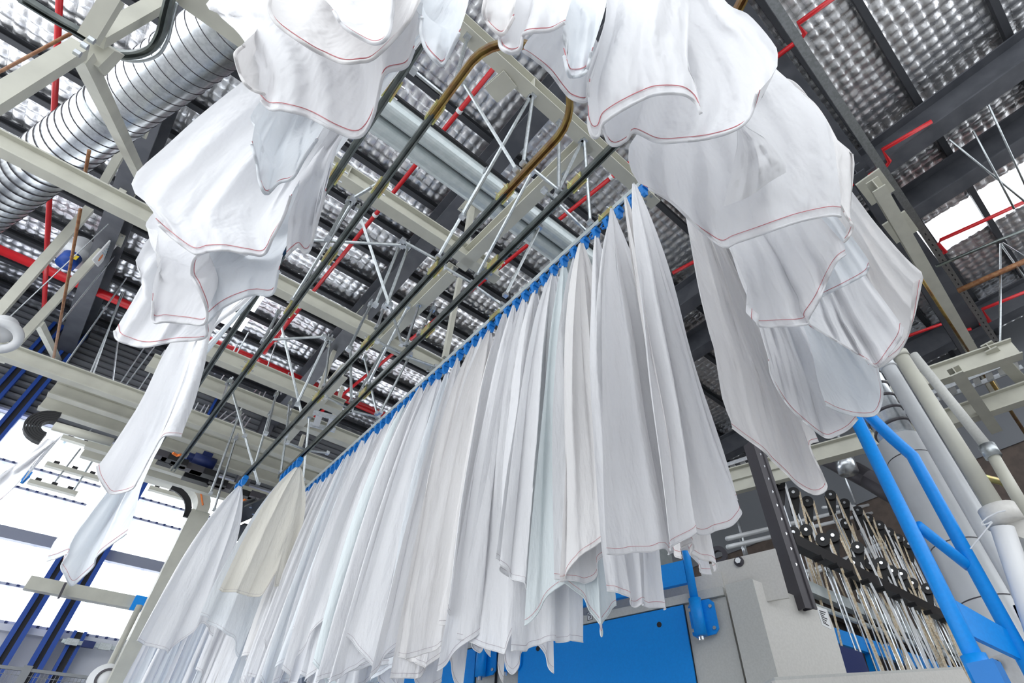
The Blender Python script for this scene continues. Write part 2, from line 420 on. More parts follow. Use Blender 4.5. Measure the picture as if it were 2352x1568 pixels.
# twin galvanised trough
a = zz(876, 262, 6.0); b = zz(1297, 577, 6.0); b[1] = a[1]; yc = (a[1] + zz(1297, 577, 6.0)[1]) / 2
t = thing('galvanised_trough', 'twin rounded galvanised trough crossing above the rails', 'duct', (1, yc, a[2]))
arc = lambda c: [(c + .115 * math.cos(q), .115 * math.sin(q) + .0) for q in np.linspace(math.pi, 2 * math.pi, 13)]
for c in (-.125, .125):
    mesh('half_round', MB().ext(arc(c) + [(c + .115, .05), (c - .115, .05)], (a[0] - 1.5, yc, a[2]), (b[0] + 1.4, yc, a[2])), 'galv_dull', t, smooth=False)
mesh('top_flange', MB().bar((a[0] - 1.5, yc - .26, a[2] + .06), (b[0] + 1.4, yc - .26, a[2] + .06), .03, .05), 'black', t)
mesh('valley_strip', MB().bar((a[0] - 1.5, yc, a[2] + .02), (b[0] + 1.4, yc, a[2] + .02), .03, .03), 'dark_steel', t)
def pipe(name, label, pts, r, m, cat='pipe', group=None, n=10, joints=()):
    t = thing(name, label, cat, pts[0], group)
    mesh('pipe_run', MB().tube(pts, r, n), m, t, smooth=True)
    for j in joints: mesh('coupling', MB().disc(j[0], j[1], r * 1.35, r * 1.6, n), 'white_paint' if len(j) < 3 else j[2], t)
    return t
a = zz(1150, 137, 8.0); b = zz(606, 810, 8.0)
pipe('sprinkler_pipe', 'straight red sprinkler pipe between the first two rails', [a, b], .035, 'red_pipe', group='red sprinkler pipes', joints=[(a + (b - a) * k, b - a) for k in (.12, .42, .75)])
a = zz(1460, 362, 8.0); b = zz(720, 960, 8.0)
pipe('sprinkler_pipe', 'straight red sprinkler pipe behind the clip rail', [a, b], .035, 'red_pipe', group='red sprinkler pipes', joints=[(a + (b - a) * k, b - a) for k in (.05, .33, .6)])
a = zz(1700, 545, 8.0); b = zz(1545, 627, 8.0)
pipe('sprinkler_pipe', 'short glimpse of red pipe between the hanging row and the billowing sheets', [a, b], .035, 'red_pipe', group='red sprinkler pipes')
def zpoly(l, h): return [zz(x, y, h) for x, y in l]
for lab, l in (('cranked red sprinkler pipe at the top right', [(1935, -20), (1833, 54), (1849, 77), (1836, 91), (1775, 137)]),
               ('cranked red sprinkler pipe beside the galvanised strut', [(2140, 279), (2027, 344), (2043, 370), (2034, 383), (1955, 425)]),
               ('cranked red sprinkler pipe in front of the skylight', [(2380, 451), (2254, 509), (2160, 551), (2155, 560), (2172, 578), (2150, 590)]),
               ('cranked bright red pipe below the skylight, at the right edge', [(2370, 664), (2256, 710), (2273, 737), (2250, 745)]),
               ('cranked bright red pipe under the drooping sheet corner', [(2070, 777), (2168, 742), (2183, 769), (2230, 755)])):
    pipe('sprinkler_pipe', lab, zpoly(l, 8.1), .035, 'red_pipe', group='red sprinkler pipes')
a = yy(-60, 547, 11); b = yy(900, 958, 11); b[2] = a[2] = CZ + 8.2
t = pipe('water_main', 'thick red water main running along under the far roof', [a, b], .085, 'red_pipe', n=14)
for i, (x0, y0, x1, y1) in enumerate([(662, 732, 634, 783), (618, 795, 608, 812), (597, 824, 586, 838), (1, 0, 0, 0)][:3]):
    mesh('branch', MB().tube([zz(x0, y0, 8.0), zz(x1, y1, 8.0)], .03), 'red_pipe', t)
for lab, l, h, r, m in (('thin red drop pipe at the top left', [(137, -10), (124, 262)], 7.4, .035, 'red_pipe'),
                        ('thin red drop pipe below the long cream beam', [(114, 445), (101, 712)], 7.4, .035, 'red_pipe'),
                        ('rusty threaded rod above the spiral duct', [(266, -10), (232, 190)], 5.2, .016, 'rust'),
                        ('rusty threaded rod beneath the spiral duct', [(205, 345), (189, 432)], 5.2, .016, 'rust'),
                        ('long rusty rod with blue tag left of the sign', [(185, 480), (117, 856)], 5.2, .016, 'rust'),
                        ('thin rusty rod slanting at the upper left edge', [(-10, 170), (212, 50)], 5.2, .014, 'rust')):
    pipe('drop_pipe' if m == 'red_pipe' else 'threaded_rod', lab, zpoly(l, h), r, m, 'pipe' if m == 'red_pipe' else 'rod')
# upper right: galvanised strut, cream beam, brown pipes, rods
def xbeam(name, label, p, q, h, w, hh, m, prof=None, ext0=0, ext1=0, cat='beam', par=None):
    a = zz(*p, h); b = zz(*q, h); d = unit(b - a); a = a - d * ext0; b = b + d * ext1
    t = thing(name, label, cat, a)
    mesh('section', MB().ext(prof or ibeam(w, hh), a, b), m, t); return t, a, b
chan = lambda w, h: [(-w / 2, -h / 2), (w / 2, -h / 2), (w / 2, h / 2), (w / 2 - .01, h / 2), (w / 2 - .01, -h / 2 + .01), (-w / 2 + .01, -h / 2 + .01), (-w / 2 + .01, h / 2), (-w / 2, h / 2)]
t, a, b = xbeam('galvanised_strut', 'long galvanised channel strut across the upper right roof', (1775, 5), (2225, 690), 7.4, .12, .1, 'galv', chan(.11, .1), .6, 3.2)
for k in range(34):
    p = a + (b - a) * (.5 + k * .0145); mesh('slot', MB().box(p + A(0, 0, -.052), (.05, .02, .006)), 'ink', t)
t, a, b = xbeam('steel_beam', 'cream beam with bolted plates running down the right side', (2035, 465), (2282, 892), 6.6, .17, .24, 'cream', None, .4, .5)
for px in ((2010, 430), (2068, 522)):
    p = zz(*px, 6.85); mesh('end_plate', MB().box(p, (.5, .34, .03)), 'cream', t)
t, a, b = xbeam('dark_channel', 'dark grey channel alongside the cream beam on the right', (2000, 450), (2215, 800), 7.2, .2, .2, 'rafter', None, .6, 1.2)
pipe('conduit_pipe', 'brown pipe across the roof below the skylight', zpoly([(2200, 668), (2380, 588)], 6.6), .045, 'rust')
pipe('conduit_pipe', 'thin grey pipe along the lower edge of the skylight', zpoly([(2150, 612), (2380, 516)], 6.8), .025, 'rail_dark')
pipe('conduit_pipe', 'orange brown pipe running down beside the drooping sheet corner', zpoly([(2112, 632), (2262, 865)], 6.5), .028, 'brass')
pipe('conduit_pipe', 'brass pipe behind the cable tray at the right', zpoly([(2250, 835), (2365, 1010)], 5.6), .03, 'brass')
for i, (a, b, h0, h1, w) in enumerate([((2298, 560), (2297, 815), 7.3, 5.0, 'single upright galvanised rod below the skylight'), ((2300, 562), (2390, 690), 7.3, 5.6, 'galvanised rod fanning right from the skylight node'),
                                 ((2303, 558), (2390, 612), 7.3, 6.4, 'upper galvanised rod of the skylight fan'), ((2235, 300), (2330, 480), 8, 7.3, 'grey stay rod from the roof bracket, nearest'), ((2270, 240), (2375, 470), 8, 7.3, 'grey stay rod at the right roof bay'),
                                 ((2180, 320), (2375, 480), 8, 7.3, 'long grey stay rod crossing the right bay')]):
    pipe('stay_rod', w, [zz(*a, h0), zz(*b, h1)], .016, 'galv', 'rod', 'right roof stay rods')
# lower right cream frames and cable trays
def fbeam(label, p, q, h, w=.16, hh=.26):
    a = zz(*p, h); b = zz(*q, h); t = thing('steel_beam', label, 'beam', a, 'cream frame beams lower right')
    mesh('i_section', MB().ext(ibeam(w, hh), a, b), 'cream', t); return t
fbeam('cream I-beam with a cut end above the cable tray', (2335, 800), (1955, 928), 4.6)
fbeam('cream I-beam below the cable tray', (2390, 890), (2040, 1010), 4.4)
fbeam('cream I-beam behind the blue frame, above the rollers', (2040, 1000), (1640, 1108), 4.2)
fbeam('lower cream beam with drilled plate left of the dark column', (1810, 1085), (1640, 1130), 3.9, .1, .2)
fbeam('cream cross member hanging across the two frame beams', (2192, 850), (2285, 985), 4.3, .14, .12)
fbeam('cream cross member near the right edge, by the tray end', (2270, 795), (2352, 880), 4.7, .14, .12)
def tray(label, p, q, h, w=.22):
    a = zz(*p, h); b = zz(*q, h); d, s, u = frame(b - a); L_ = np.linalg.norm(b - a)
    t = thing('cable_tray', label, 'cable tray', a, 'slotted cable trays')
    for e in (-1, 1): mesh('side_rail', MB().bar(a + s * e * w / 2, b + s * e * w / 2, .015, .07), 'galv_bright', t)
    n = int(L_ / .16); r0 = None
    for k in range(n):
        c = a + d * (k + .5) * L_ / n
        mesh('rung', MB().bar(c - s * w / 2, c + s * w / 2, .085, .02), 'white_paint', t)
tray('slotted cable tray between the cream frame beams at the right', (2345, 832), (2070, 940), 4.9, .24)
tray('slotted cable tray left of the dark column', (1742, 1052), (1650, 1082), 4.9, .24)
tray('slotted cable tray in the thicket of rods at centre', (775, 975), (715, 960), 4.4, .3)

# ------------------------------------------------------------------ conveyor rails with clamps, brass bends
HR = 3.8
ZRL = CZ + HR
cprof = [(q * .8, w * .8) for q, w in [(-.032, .035), (-.032, -.03), (-.014, -.035), (-.014, -.025), (-.022, -.02), (-.022, .022), (.022, .022), (.022, -.02), (.014, -.025), (.014, -.035), (.032, -.03), (.032, .035)]]
def rail(label, segs):
    t = thing('conveyor_rail', label, 'rail', segs[0][1][0], 'overhead conveyor rails')
    for nm, pts, m in segs: mesh(nm, MB().sweep(cprof, pts), m, t)
    return t
Zr = ZRL + .035
st = lambda x, ya, yb: [(x, ya, Zr), (x, yb, Zr)]
# near loop overhead, out of frame, joins rail at .17 to rail at 1.6
loop = [(.17, 1.2, Zr), (.17, .2, Zr)] + [(.885 - .715 * math.cos(q), .2 - .715 * math.sin(q), Zr) for q in np.linspace(.1, math.pi - .1, 16)] + [(1.6, .2, Zr), (1.6, .9, Zr)]
rail('dark conveyor rail looping overhead and running behind the left sheets', [('straight_rail', st(.17, 1.2, 7.7), 'rail_dark'), ('bend', loop, 'brass'), ('return_rail', st(1.6, .9, 7.3), 'rail_dark')])
ub = [(.475, 1.75, Zr), (.475, 1.3, Zr)] + [(.86 - .385 * math.cos(q), 1.3 - .385 * math.sin(q), Zr) for q in np.linspace(.08, math.pi - .08, 16)] + [(1.245, 1.3, Zr), (1.24, 1.9, Zr)]
rail('conveyor rail with a brass U-bend joining two straight dark runs', [('brass_bend', ub, 'brass'), ('straight_rail', st(.475, 1.75, 8.0), 'rail_dark'), ('straight_rail', st(1.24, 1.9, 8.1), 'rail_dark')])
rail('straight rail carrying the long row of blue clips', [('straight_rail', st(2.0, .25, 8.7), 'galv_dull')])
SLP = zpoly([(48, -5), (125, 42), (198, 83), (255, 118), (303, 126), (347, 112), (370, 77), (379, 41), (392, -12)], HR + .4)
sl = CR(SLP, 40)
rail('dark curved conveyor rail loop at the top left corner', [('bend', sl, 'rail_dark')])
t = pipe('copper_line', 'pair of thin lines following the curved rail at top left', [p + A(.03, .05, .05) for p in sl], .012, 'galv', 'pipe')
clamps = [(.17, 1.78), (.17, 2.62), (.475, 1.72), (.475, 2.5), (.475, 3.38), (.475, 4.2), (1.24, 1.9), (1.24, 2.9), (1.24, 4.15), (1.24, 5.3), (1.6, 1.45), (1.6, 2.5), (1.6, 3.6), (1.6, 4.9), (2.0, 1.5), (2.0, 3.0), (.475, 5.3), (.17, 3.9)]
cl0 = None
rn = {.17: 'leftmost straight rail', .475: 'rail left of the U-bend', 1.24: 'rail right of the U-bend', 1.6: 'plain rail next to the clip rail', 2.0: 'clip rail'}
cnt = {}
for x, y in clamps:
    cnt[x] = cnt.get(x, 0) + 1
    lab = 'yellow joint clamp on the %s, %s from near end' % (rn[x], ordn(cnt[x]))
    t = thing('joint_clamp', lab, 'clamp', (x, y, Zr), 'yellow rail joint clamps')
    if cl0 is None:
        cl0 = [mesh('side_plate', MB().box((x + e * .031, y, Zr - .005), (.012, .15, .062)), 'zinc_yellow', t) for e in (-1, 1)]
        cl0 += [mesh('bolt', MB().tube([(x + e * .035, y + k, Zr + .01), (x + e * .065, y + k, Zr + .01)], .008, 6), 'chrome', t) for e in (-1, 1) for k in (-.05, .05)]
    else:
        for c in cl0: dup(c, t)

# hanger rods: (top pixel, bottom pixel); they fall from beam level to rail level
RODS = [(801, 461, 753, 548), (812, 461, 672, 690), (822, 480, 895, 702), (917, 566, 862, 700), (937, 568, 887, 704), (1117, 396, 1006, 591), (1222, 396, 1096, 633), (1239, 522, 1161, 677), (1298, 398, 1258, 480),
        (1285, 280, 1283, 438), (1342, 322, 1356, 511), (1224, 220, 1202, 376), (1074, 83, 1046, 188), (1065, 191, 1186, 389), (1218, 223, 1062, 497), (1336, 325, 1262, 478), (646, 746, 694, 956), (638, 719, 604, 784),
        (751, 780, 682, 928), (759, 782, 745, 886), (851, 700, 801, 801), (883, 704, 866, 752), (895, 700, 923, 790), (962, 700, 933, 790), (937, 704, 845, 882), (883, 798, 822, 908), (837, 822, 866, 949), (805, 801, 807, 920),
        (942, 815, 874, 947), (994, 711, 963, 767), (634, 907, 611, 995), (665, 928, 657, 1000), (620, 950, 583, 1076), (549, 950, 593, 1111), (547, 958, 484, 1132), (541, 1007, 492, 1170), (664, 950, 645, 1084), (711, 958, 696, 1101),
        (528, 878, 562, 1000), (523, 880, 508, 930)]
FAR = [(290, 638, 143, 848), (280, 670, 204, 887), (284, 672, 196, 885), (271, 781, 255, 906), (332, 797, 261, 903), (354, 797, 271, 909), (379, 804, 300, 922), (263, 587, 143, 737), (571, 763, 527, 842), (545, 790, 520, 838),
       (640, 770, 612, 850), (664, 855, 645, 905), (514, 862, 490, 898), (610, 900, 590, 940), (598, 900, 582, 935), (590, 895, 555, 925), (455, 925, 430, 972), (480, 930, 455, 975), (470, 930, 452, 960), (540, 945, 475, 990), (560, 950, 500, 995),
       (520, 945, 478, 985), (565, 955, 530, 1005), (575, 960, 545, 1005)]
def rod(a, b, r, label, group, clamp=True):
    t = thing('hanger_rod', label, 'rod', b, group)
    mesh('rod', MB().tube([a, b], r, 6), 'galv', t)
    if clamp:
        mesh('top_clamp', MB().box(a + A(0, 0, .01), (.05, .05, .06)), 'galv_bright', t)
        mesh('top_bolt', MB().tube([a + A(0, 0, .0), a + A(0, 0, .1)], .009, 6), 'galv_bright', t)
        mesh('foot_clamp', MB().box(b, (.045, .045, .04)), 'galv_bright', t)
for i, q in enumerate(sorted(RODS)):
    rod(zz(q[0], q[1], HB), zz(q[2], q[3], HR + .09), .0155, 'galvanised hanger rod between beam and rail, %s from the left' % ordn(i + 1), 'hanger rods over the rails')
for i, q in enumerate(sorted(FAR)):
    rod(yy(q[0], q[1], 10.3), yy(q[2], q[3], 9.2), .013, 'thin pale tie rod in the far thicket, %s from the left' % ordn(i + 1), 'far tie rods', False)
STR = [(713, 551, 925, 563), (872, 419, 812, 455), (950, 163, 1020, 220), (1221, 386, 1294, 446), (1250, 437, 1348, 532), (621, 780, 743, 773), (925, 553, 1006, 598), (1020, 612, 1083, 650), (1090, 655, 1152, 700), (867, 783, 925, 815), (925, 815, 1000, 842), (748, 912, 806, 940), (806, 942, 868, 958), (660, 1016, 705, 1034), (706, 1034, 752, 1040)]
for i, q in enumerate(sorted(STR)):
    t = thing('cross_strut', 'flat galvanised strut tying neighbouring rails, %s from the left' % ordn(i + 1), 'strut', zz(q[0], q[1], HR + .1), 'galvanised cross struts')
    mesh('strut', MB().tube([zz(q[0], q[1], HR + .12), zz(q[2], q[3], HR + .12)], .014, 6), 'galv', t)
    for e in ((q[0], q[1]), (q[2], q[3])): mesh('end_clamp', MB().box(zz(*e, HR + .12), (.04, .05, .04)), 'galv_bright', t)

# ------------------------------------------------------------------ the long row of sheets and their blue clips
def cloth_grid(P, closed=False):
    n, m = P.shape[:2]; idx = np.arange(n * m).reshape(n, m)
    f = np.stack([idx[:-1, :-1], idx[:-1, 1:], idx[1:, 1:], idx[1:, :-1]], -1).reshape(-1, 4)
    mb = MB(); mb.v = [tuple(q) for q in P.reshape(-1, 3)]; mb.f = [tuple(map(int, q)) for q in f]; return mb
def smooth_noise(rs, n, k):
    return np.interp(np.linspace(0, k, n), np.arange(k + 1), rs.normal(0, 1, k + 1))
def row_sheet(rs, x, y, hem, wid, nf, yaw, top=ZRL - .1, fl=.3, twist=0., soft=False):
    nu, nv = 57, 42
    u = np.linspace(0, 1, nu)[None, :]; v = np.linspace(0, 1, nv)[:, None]
    w = .04 + (wid - .04) * (1 - np.exp(-2.6 * v)) / (1 - math.exp(-2.6))
    k = nf; ph = rs.uniform(0, 6.28, 8)
    warp = u + .045 * np.sin(2 * np.pi * u * 1.5 + ph[0]) + .02 * np.sin(4 * v + 8 * u + ph[1])
    amp = ((.006 + .042 * v ** .7) if not soft else (.006 + .055 * np.sin(np.pi * np.clip(v * .85 + .02, 0, 1)) ** .8)) * (1 + .45 * np.sin(3 * u * np.pi + ph[2]))
    tri = lambda q: 1 - 4 * np.abs(q - np.floor(q) - .5)
    fold = .65 * np.sin(2 * np.pi * k * warp + ph[3]) + .35 * tri(k * warp * 1.7 + ph[4] + .25 * v)
    s = (warp - .5) * w + .3 * amp * np.sin(4 * np.pi * k * warp + ph[3]) + fl * .12 * v ** 3 * np.sin(5 * u + ph[5])
    o = amp * fold + .025 * v * np.sin(2 * np.pi * (.7 * u + .6 * v) + ph[6]) + .010 * v * np.sin(13 * v + 7 * u + ph[7])
    nc = rs.randint(3, 6); cu = np.sort(np.r_[0, rs.uniform(.12, .88, nc - 1), 1]); cl = rs.uniform(.04, .36, nc + 1); cl[rs.randint(0, nc + 1)] = 0
    if soft:
        nc = rs.randint(2, 4); cu = np.r_[0, np.sort(rs.uniform(.25, .75, nc - 1)), 1]; cl = rs.uniform(.06, .3, nc + 1); cl[rs.randint(0, nc + 1)] = 0
        if nc == 3 and cu[2] - cu[1] < .15: cu[2] = cu[1] + .18
    if rs.rand() < .5: cl[0] = rs.uniform(0, .08)
    j = np.clip(np.searchsorted(cu, u, 'right') - 1, 0, nc - 1); f = (u - cu[j]) / (cu[j + 1] - cu[j] + 1e-9); f = .45 * f + .55 * f * f * (3 - 2 * f)
    prof = cl[j] * (1 - f) + cl[j + 1] * f
    zb = CZ + hem + prof
    z = top + (zb - top) * v
    yw = yaw + twist * np.clip(v * 1.3, 0, 1) ** .8; c, sn = np.cos(yw), np.sin(yw)
    return np.stack([x + s * c - o * sn, y + s * sn + o * c, z + 0 * s], -1)
def add_sheet(P, m, label, group, stitch=None, name='hanging_sheet', side=1.):
    t = thing(name, label, 'sheet', P[0, P.shape[1] // 2], group)
    mesh('cloth', cloth_grid(P), m, t, smooth=True)
    L_ = np.linalg.norm(np.diff(P[:, P.shape[1] // 2], axis=0), axis=1).sum()
    row = max(.0, (P.shape[0] - 1) * (1 - .025 / L_)); i0 = int(row); fr = row - i0
    hemc = P[i0] * (1 - fr) + P[min(i0 + 1, P.shape[0] - 1)] * fr
    cpos = A(0, 0, CZ)
    hemc = hemc + np.array([unit(cpos - q) for q in hemc]) * .004
    mesh('hem_stitching', MB().tube(hemc, .0009, 4), 'stitch_red' if stitch == 'red' else 'stitch_grey', t)
    # folded double hem band
    e = P[-1] + np.array([unit(cpos - q) for q in P[-1]]) * .003
    mesh('hem_edge', MB().tube(e, .0035, 5), m, t, smooth=True)
    return t
rs = np.random.RandomState(11)
NROW = 56
ys = 1.12 + np.arange(NROW) * .131
hemY = [1.0, 1.2, 1.45, 1.66, 1.93, 2.2, 2.56, 2.9, 3.37, 4.2, 5.0, 6.5, 9]
hemH = [.97, .86, .95, .92, .91, .86, .83, .88, .9, 1.0, 1.12, 1.22, 1.28]
clip_src = None
for i, y in enumerate(ys):
    near = y < 5.2
    w = rs.uniform(.4, .6) if near else rs.uniform(.34, .56)
    if i < 2: w = .4
    P = row_sheet(rs, (2.0 if i > 2 else 1.93) + rs.uniform(-.05, .04), y, float(np.interp(y, hemY, hemH)) + (rs.uniform(-.04, .16) if rs.rand() < .7 else -.12) - (.16 if i < 3 else 0), w,
                  rs.choice([2, 2.5, 3, 3.5] if near else [2, 2.5, 3]), rs.uniform(-.4, .3), twist=rs.uniform(-.75, -.15) if near and i > 1 else 0, soft=near)
    m = 'sheet_white'
    r = rs.rand()
    if r < .15: m = 'sheet_cool'
    elif r < .32: m = 'sheet_warm'
    elif i in (7, 27, 35): m = 'sheet_mint'
    lab = {'sheet_white': 'white', 'sheet_cool': 'cool white', 'sheet_warm': 'warm white', 'sheet_mint': 'pale mint white'}[m]
    add_sheet(P, m, '%s sheet in the long clipped row, %s from its near end' % (lab, ordn(i + 1)), 'sheets in the long clipped row', 'red' if i < 8 else None)
    t = thing('hanging_clip', 'blue plastic clip on the clip rail, %s from the near right end' % ordn(i + 1), 'clip', (2.0, y, ZRL), 'blue clips of the long row')
    if clip_src is None:
        z = ZRL
        body = MB().ext([(-.03, -.045), (.03, -.045), (.036, -.02), (.02, .008), (-.02, .008), (-.036, -.02)], (2.0, y - .026, z), (2.0, y + .026, z))
        hook = MB().sweep([(-.007, -.007), (.007, -.007), (.007, .007), (-.007, .007)], [(2.0, y + .026, z - .015), (2.0, y + .055, z - .01), (2.0, y + .07, z - .03), (2.0, y + .06, z - .07), (2.0, y + .03, z - .085)])
        jaw = MB().plate([(1.965, y - .012, z - .045), (2.035, y - .012, z - .045), (2.022, y - .012, z - .115), (2.0, y - .012, z - .13), (1.978, y - .012, z - .115)], .03, (0, 1, 0))
        whl = MB().disc((2.0, y, z + .012), (1, 0, 0), .018, .05, 10)
        clip_src = [mesh('carrier_block', body, 'blue_clip', t), mesh('hook', hook, 'blue_clip', t), mesh('jaw', jaw, 'blue_clip', t), mesh('wheel', whl, 'black', t)]
    else:
        for c in clip_src: dup(c, t)
def clip_at(p, label, group, sc=1.):
    t = thing('hanging_clip', label, 'clip', p, group)
    for c in clip_src: dup(c, t)
    return t
# sheets on the other rails at the far end
P = row_sheet(rs, 1.62, 6.62, 2.05, .75, 2.5, .1); add_sheet(P, 'sheet_ivory', 'ivory bed sheet hanging alone in front of the far end of the row', 'far end sheets', 'far')
P = row_sheet(rs, 1.6, 7.05, 1.65, .6, 2, .2); add_sheet(P, 'sheet_cool', 'cool white sheet hanging behind the ivory one', 'far end sheets', 'far')
P = row_sheet(rs, 1.24, 7.6, 1.72, .62, 2.5, .1); add_sheet(P, 'sheet_white', 'white sheet hanging left of the ivory one, pointed at the top', 'far end sheets', 'far')
for k in range(5):
    clip_at((1.6, 6.6 + k * .13, ZRL), 'blue clip above the ivory sheet, %s from its near end' % ordn(k + 1), 'blue clips over the far sheets')
for k in range(3):
    clip_at((1.24, 7.5 + k * .13, ZRL), 'blue clip above the pointed far white sheet, %s from the near end' % ordn(k + 1), 'blue clips over the pointed far sheet')
for k in range(10):
    f = k / 9; p = yy(380 + 250 * f, 1392 - 150 * f, 9.4 - 1.3 * f)
    P = row_sheet(rs, p[0], p[1], -1.1, .36, 2.5, .5, top=p[2]); add_sheet(P, 'sheet_cool' if k % 2 else 'sheet_white', 'sheet in the low shaded group at bottom left, %s from the left' % ordn(k + 1), 'low far sheets', 'far')

# ------------------------------------------------------------------ the billowing sheets overhead
def billow(label, hem, left, right, pinch, m='sheet_white', stitch='red', folds=3, amp=.03, seed=0, group='billowing sheets on the overhead loop', parent=None):
    """hem, left, right: (pixel x, pixel y, height over the camera); left/right run from the hem up; pinch: clip point."""
    rs = np.random.RandomState(seed + 100); n, mm = 72, 60
    conv = lambda l: [zz(*q) for q in l]
    pin = A(*pinch); pin[2] += CZ
    bot = crom(conv(hem), n)
    side = unit(bot[-1] - bot[0]) * (.03 if parent is None else .008)
    Lc = crom([pin - side] + conv(left)[::-1] + [bot[0]], mm); Rc = crom([pin + side] + conv(right)[::-1] + [bot[-1]], mm)
    top = np.linspace(pin - side, pin + side, n)
    u = np.linspace(0, 1, n)[None, :, None]; v = np.linspace(0, 1, mm)[:, None, None]
    P = (1 - v) * top[None] + v * bot[None] + (1 - u) * Lc[:, None] + u * Rc[:, None] - ((1 - u) * (1 - v) * top[0] + u * (1 - v) * top[-1] + (1 - u) * v * bot[0] + u * v * bot[-1])
    uu, vv = u[..., 0], v[..., 0]; ph = rs.uniform(0, 6.28, 6)
    env = np.sin(np.pi * uu) ** .5 * np.sin(np.pi * np.clip(vv, 0, 1) * .93 + .0) ** .6
    D = amp * np.sin(2 * np.pi * folds * (uu + .12 * np.sin(3 * vv + ph[0])) + ph[1]) + .6 * amp * np.sin(2 * np.pi * (folds * 1.9) * uu + 2.5 * vv + ph[2]) * vv
    D += .5 * amp * np.sin(7 * vv * (1 + .3 * uu) + 4 * uu + ph[3]) + .25 * amp * np.sin(19 * vv + 9 * uu + ph[4]) + .2 * amp * np.sin(31 * uu - 11 * vv + ph[5])
    tri = lambda q: 1 - 4 * np.abs(q - np.floor(q) - .5)
    for _ in range(7):
        th = rs.uniform(0, np.pi); fr = rs.uniform(1.2, 4.5); msk = np.clip(np.sin(rs.uniform(2, 5) * uu + rs.uniform(0, 6)) * np.sin(rs.uniform(2, 5) * vv + rs.uniform(0, 6)) + .1, 0, 1)
        D = D + amp * rs.uniform(.3, .75) * msk * tri(fr * (uu * math.cos(th) + vv * math.sin(th)) + rs.uniform(0, 1) + .06 * np.sin(6 * uu + 5 * vv))
    cp = A(0, 0, CZ); dr = P - cp; dr /= np.linalg.norm(dr, axis=-1, keepdims=True)
    P = P + dr * (D * env)[..., None] + dr * (-.05 * np.sin(np.pi * uu) * np.sin(np.pi * vv))[..., None]
    if parent is not None: return mesh('folded_flap', cloth_grid(P), m, parent, smooth=True)
    t = add_sheet(P, m, label, group, stitch, 'billowing_sheet')
    q = pin; mesh('clip', MB().box(q + A(0, 0, .07), (.05, .05, .06)).plate([q + A(-.03, -.012, .05), q + A(.03, -.012, .05), q + A(.015, -.012, -.04), q + A(-.015, -.012, -.04)], .024, (0, 1, 0)), 'blue_clip', t)
    return t
h1 = 1.0
PL_ = lambda y: (.17, .05 + .43 * y, HR - .12)
def PR(x, y):                                   # nearest point of the overhead loop
    if x > 1.68: return (2.0, max(y, .3), HR - .12)
    if x > 1.55: return (1.6, max(y, .2), HR - .12)
    if x < .2: return (.17, max(y, .2), HR - .12)
    return (x, .2 - .715 * math.sqrt(max(0, 1 - ((.885 - x) / .715) ** 2)), HR - .12)
# left mass, nearest first
billow('innermost white sheet lobe at the top, nearest overhead', [(767, 27, 1.05), (786, 57, 1.0), (824, 84, .98), (862, 100, .98), (890, 84, .98), (900, 40, 1.02), (904, -5, 1.05)], [(745, -40, 1.5), (800, -160, 2.6)], [(915, -60, 1.5), (960, -170, 2.6)], PR(.25, 0), folds=2, seed=1)
billow('white sheet with curved red-stitched hem, second overhead on the left', [(621, -5, 1.1), (620, 25, 1.06), (640, 58, 1.02), (709, 107, .98), (745, 126, .97), (786, 143, .96), (824, 142, .96), (862, 130, .98), (930, 60, 1.05), (962, 0, 1.1)], [(640, -60, 1.5), (760, -170, 2.6)], [(965, -60, 1.6), (980, -150, 2.6)], PR(.21, 0), folds=3, seed=2, m='sheet_warm')
billow('large white sheet covering the top, hem drooping by the dark rail', [(600, 232, 1.1), (620, 250, 1.06), (650, 252, 1.03), (709, 268, 1.0), (774, 302, .98), (816, 316, .97), (839, 302, .97), (858, 264, .98), (870, 214, 1.0), (885, 168, 1.02), (931, 153, 1.04), (950, 115, 1.08)],
       [(594, 195, 1.16), (592, 149, 1.25), (548, 77, 1.45), (503, 34, 1.6), (488, -10, 1.75), (640, -120, 2.8)], [(962, 30, 1.3), (970, -40, 1.6), (1000, -90, 2.6)], PL_(.45), folds=4, amp=.035, seed=3)
billow('narrow white flap hanging right of the big left sheet', [(969, 40, 1.06), (967, 75, 1.03), (978, 111, 1.0), (1004, 143, .98), (1015, 148, .98), (1031, 126, 1.0), (1054, 77, 1.03)], [(972, 10, 1.2), (990, -70, 2)], [(1077, 0, 1.2), (1090, -80, 2)], PR(.35, 0), folds=1.5, seed=4, m='sheet_cool')
billow('small pinkish lobe with red hem at the left edge of the big sheet', [(560, 105, 1.16), (546, 116, 1.14), (541, 132, 1.12), (556, 180, 1.1), (575, 203, 1.09), (606, 216, 1.08)], [(580, 80, 1.3), (700, -20, 2.4)], [(640, 190, 1.3), (760, 40, 2.4)], PL_(.75), 'sheet_warm', folds=2, seed=5)
billow('broad white sheet reaching far left, straight taut upper edge', [(365, 517, 1.06), (400, 548, 1.03), (449, 582, 1.0), (480, 576, .99), (518, 574, .98), (571, 582, .98), (606, 584, .98), (626, 545, 1.0), (650, 500, 1.03), (668, 450, 1.07)],
       [(342, 471, 1.12), (307, 440, 1.18), (310, 400, 1.25), (380, 336, 1.4), (460, 264, 1.6), (556, 188, 1.9), (700, 80, 2.7)], [(690, 410, 1.3), (740, 330, 1.7), (830, 200, 2.6)], PL_(1.15), folds=3.5, amp=.045, seed=6, m='sheet_white')
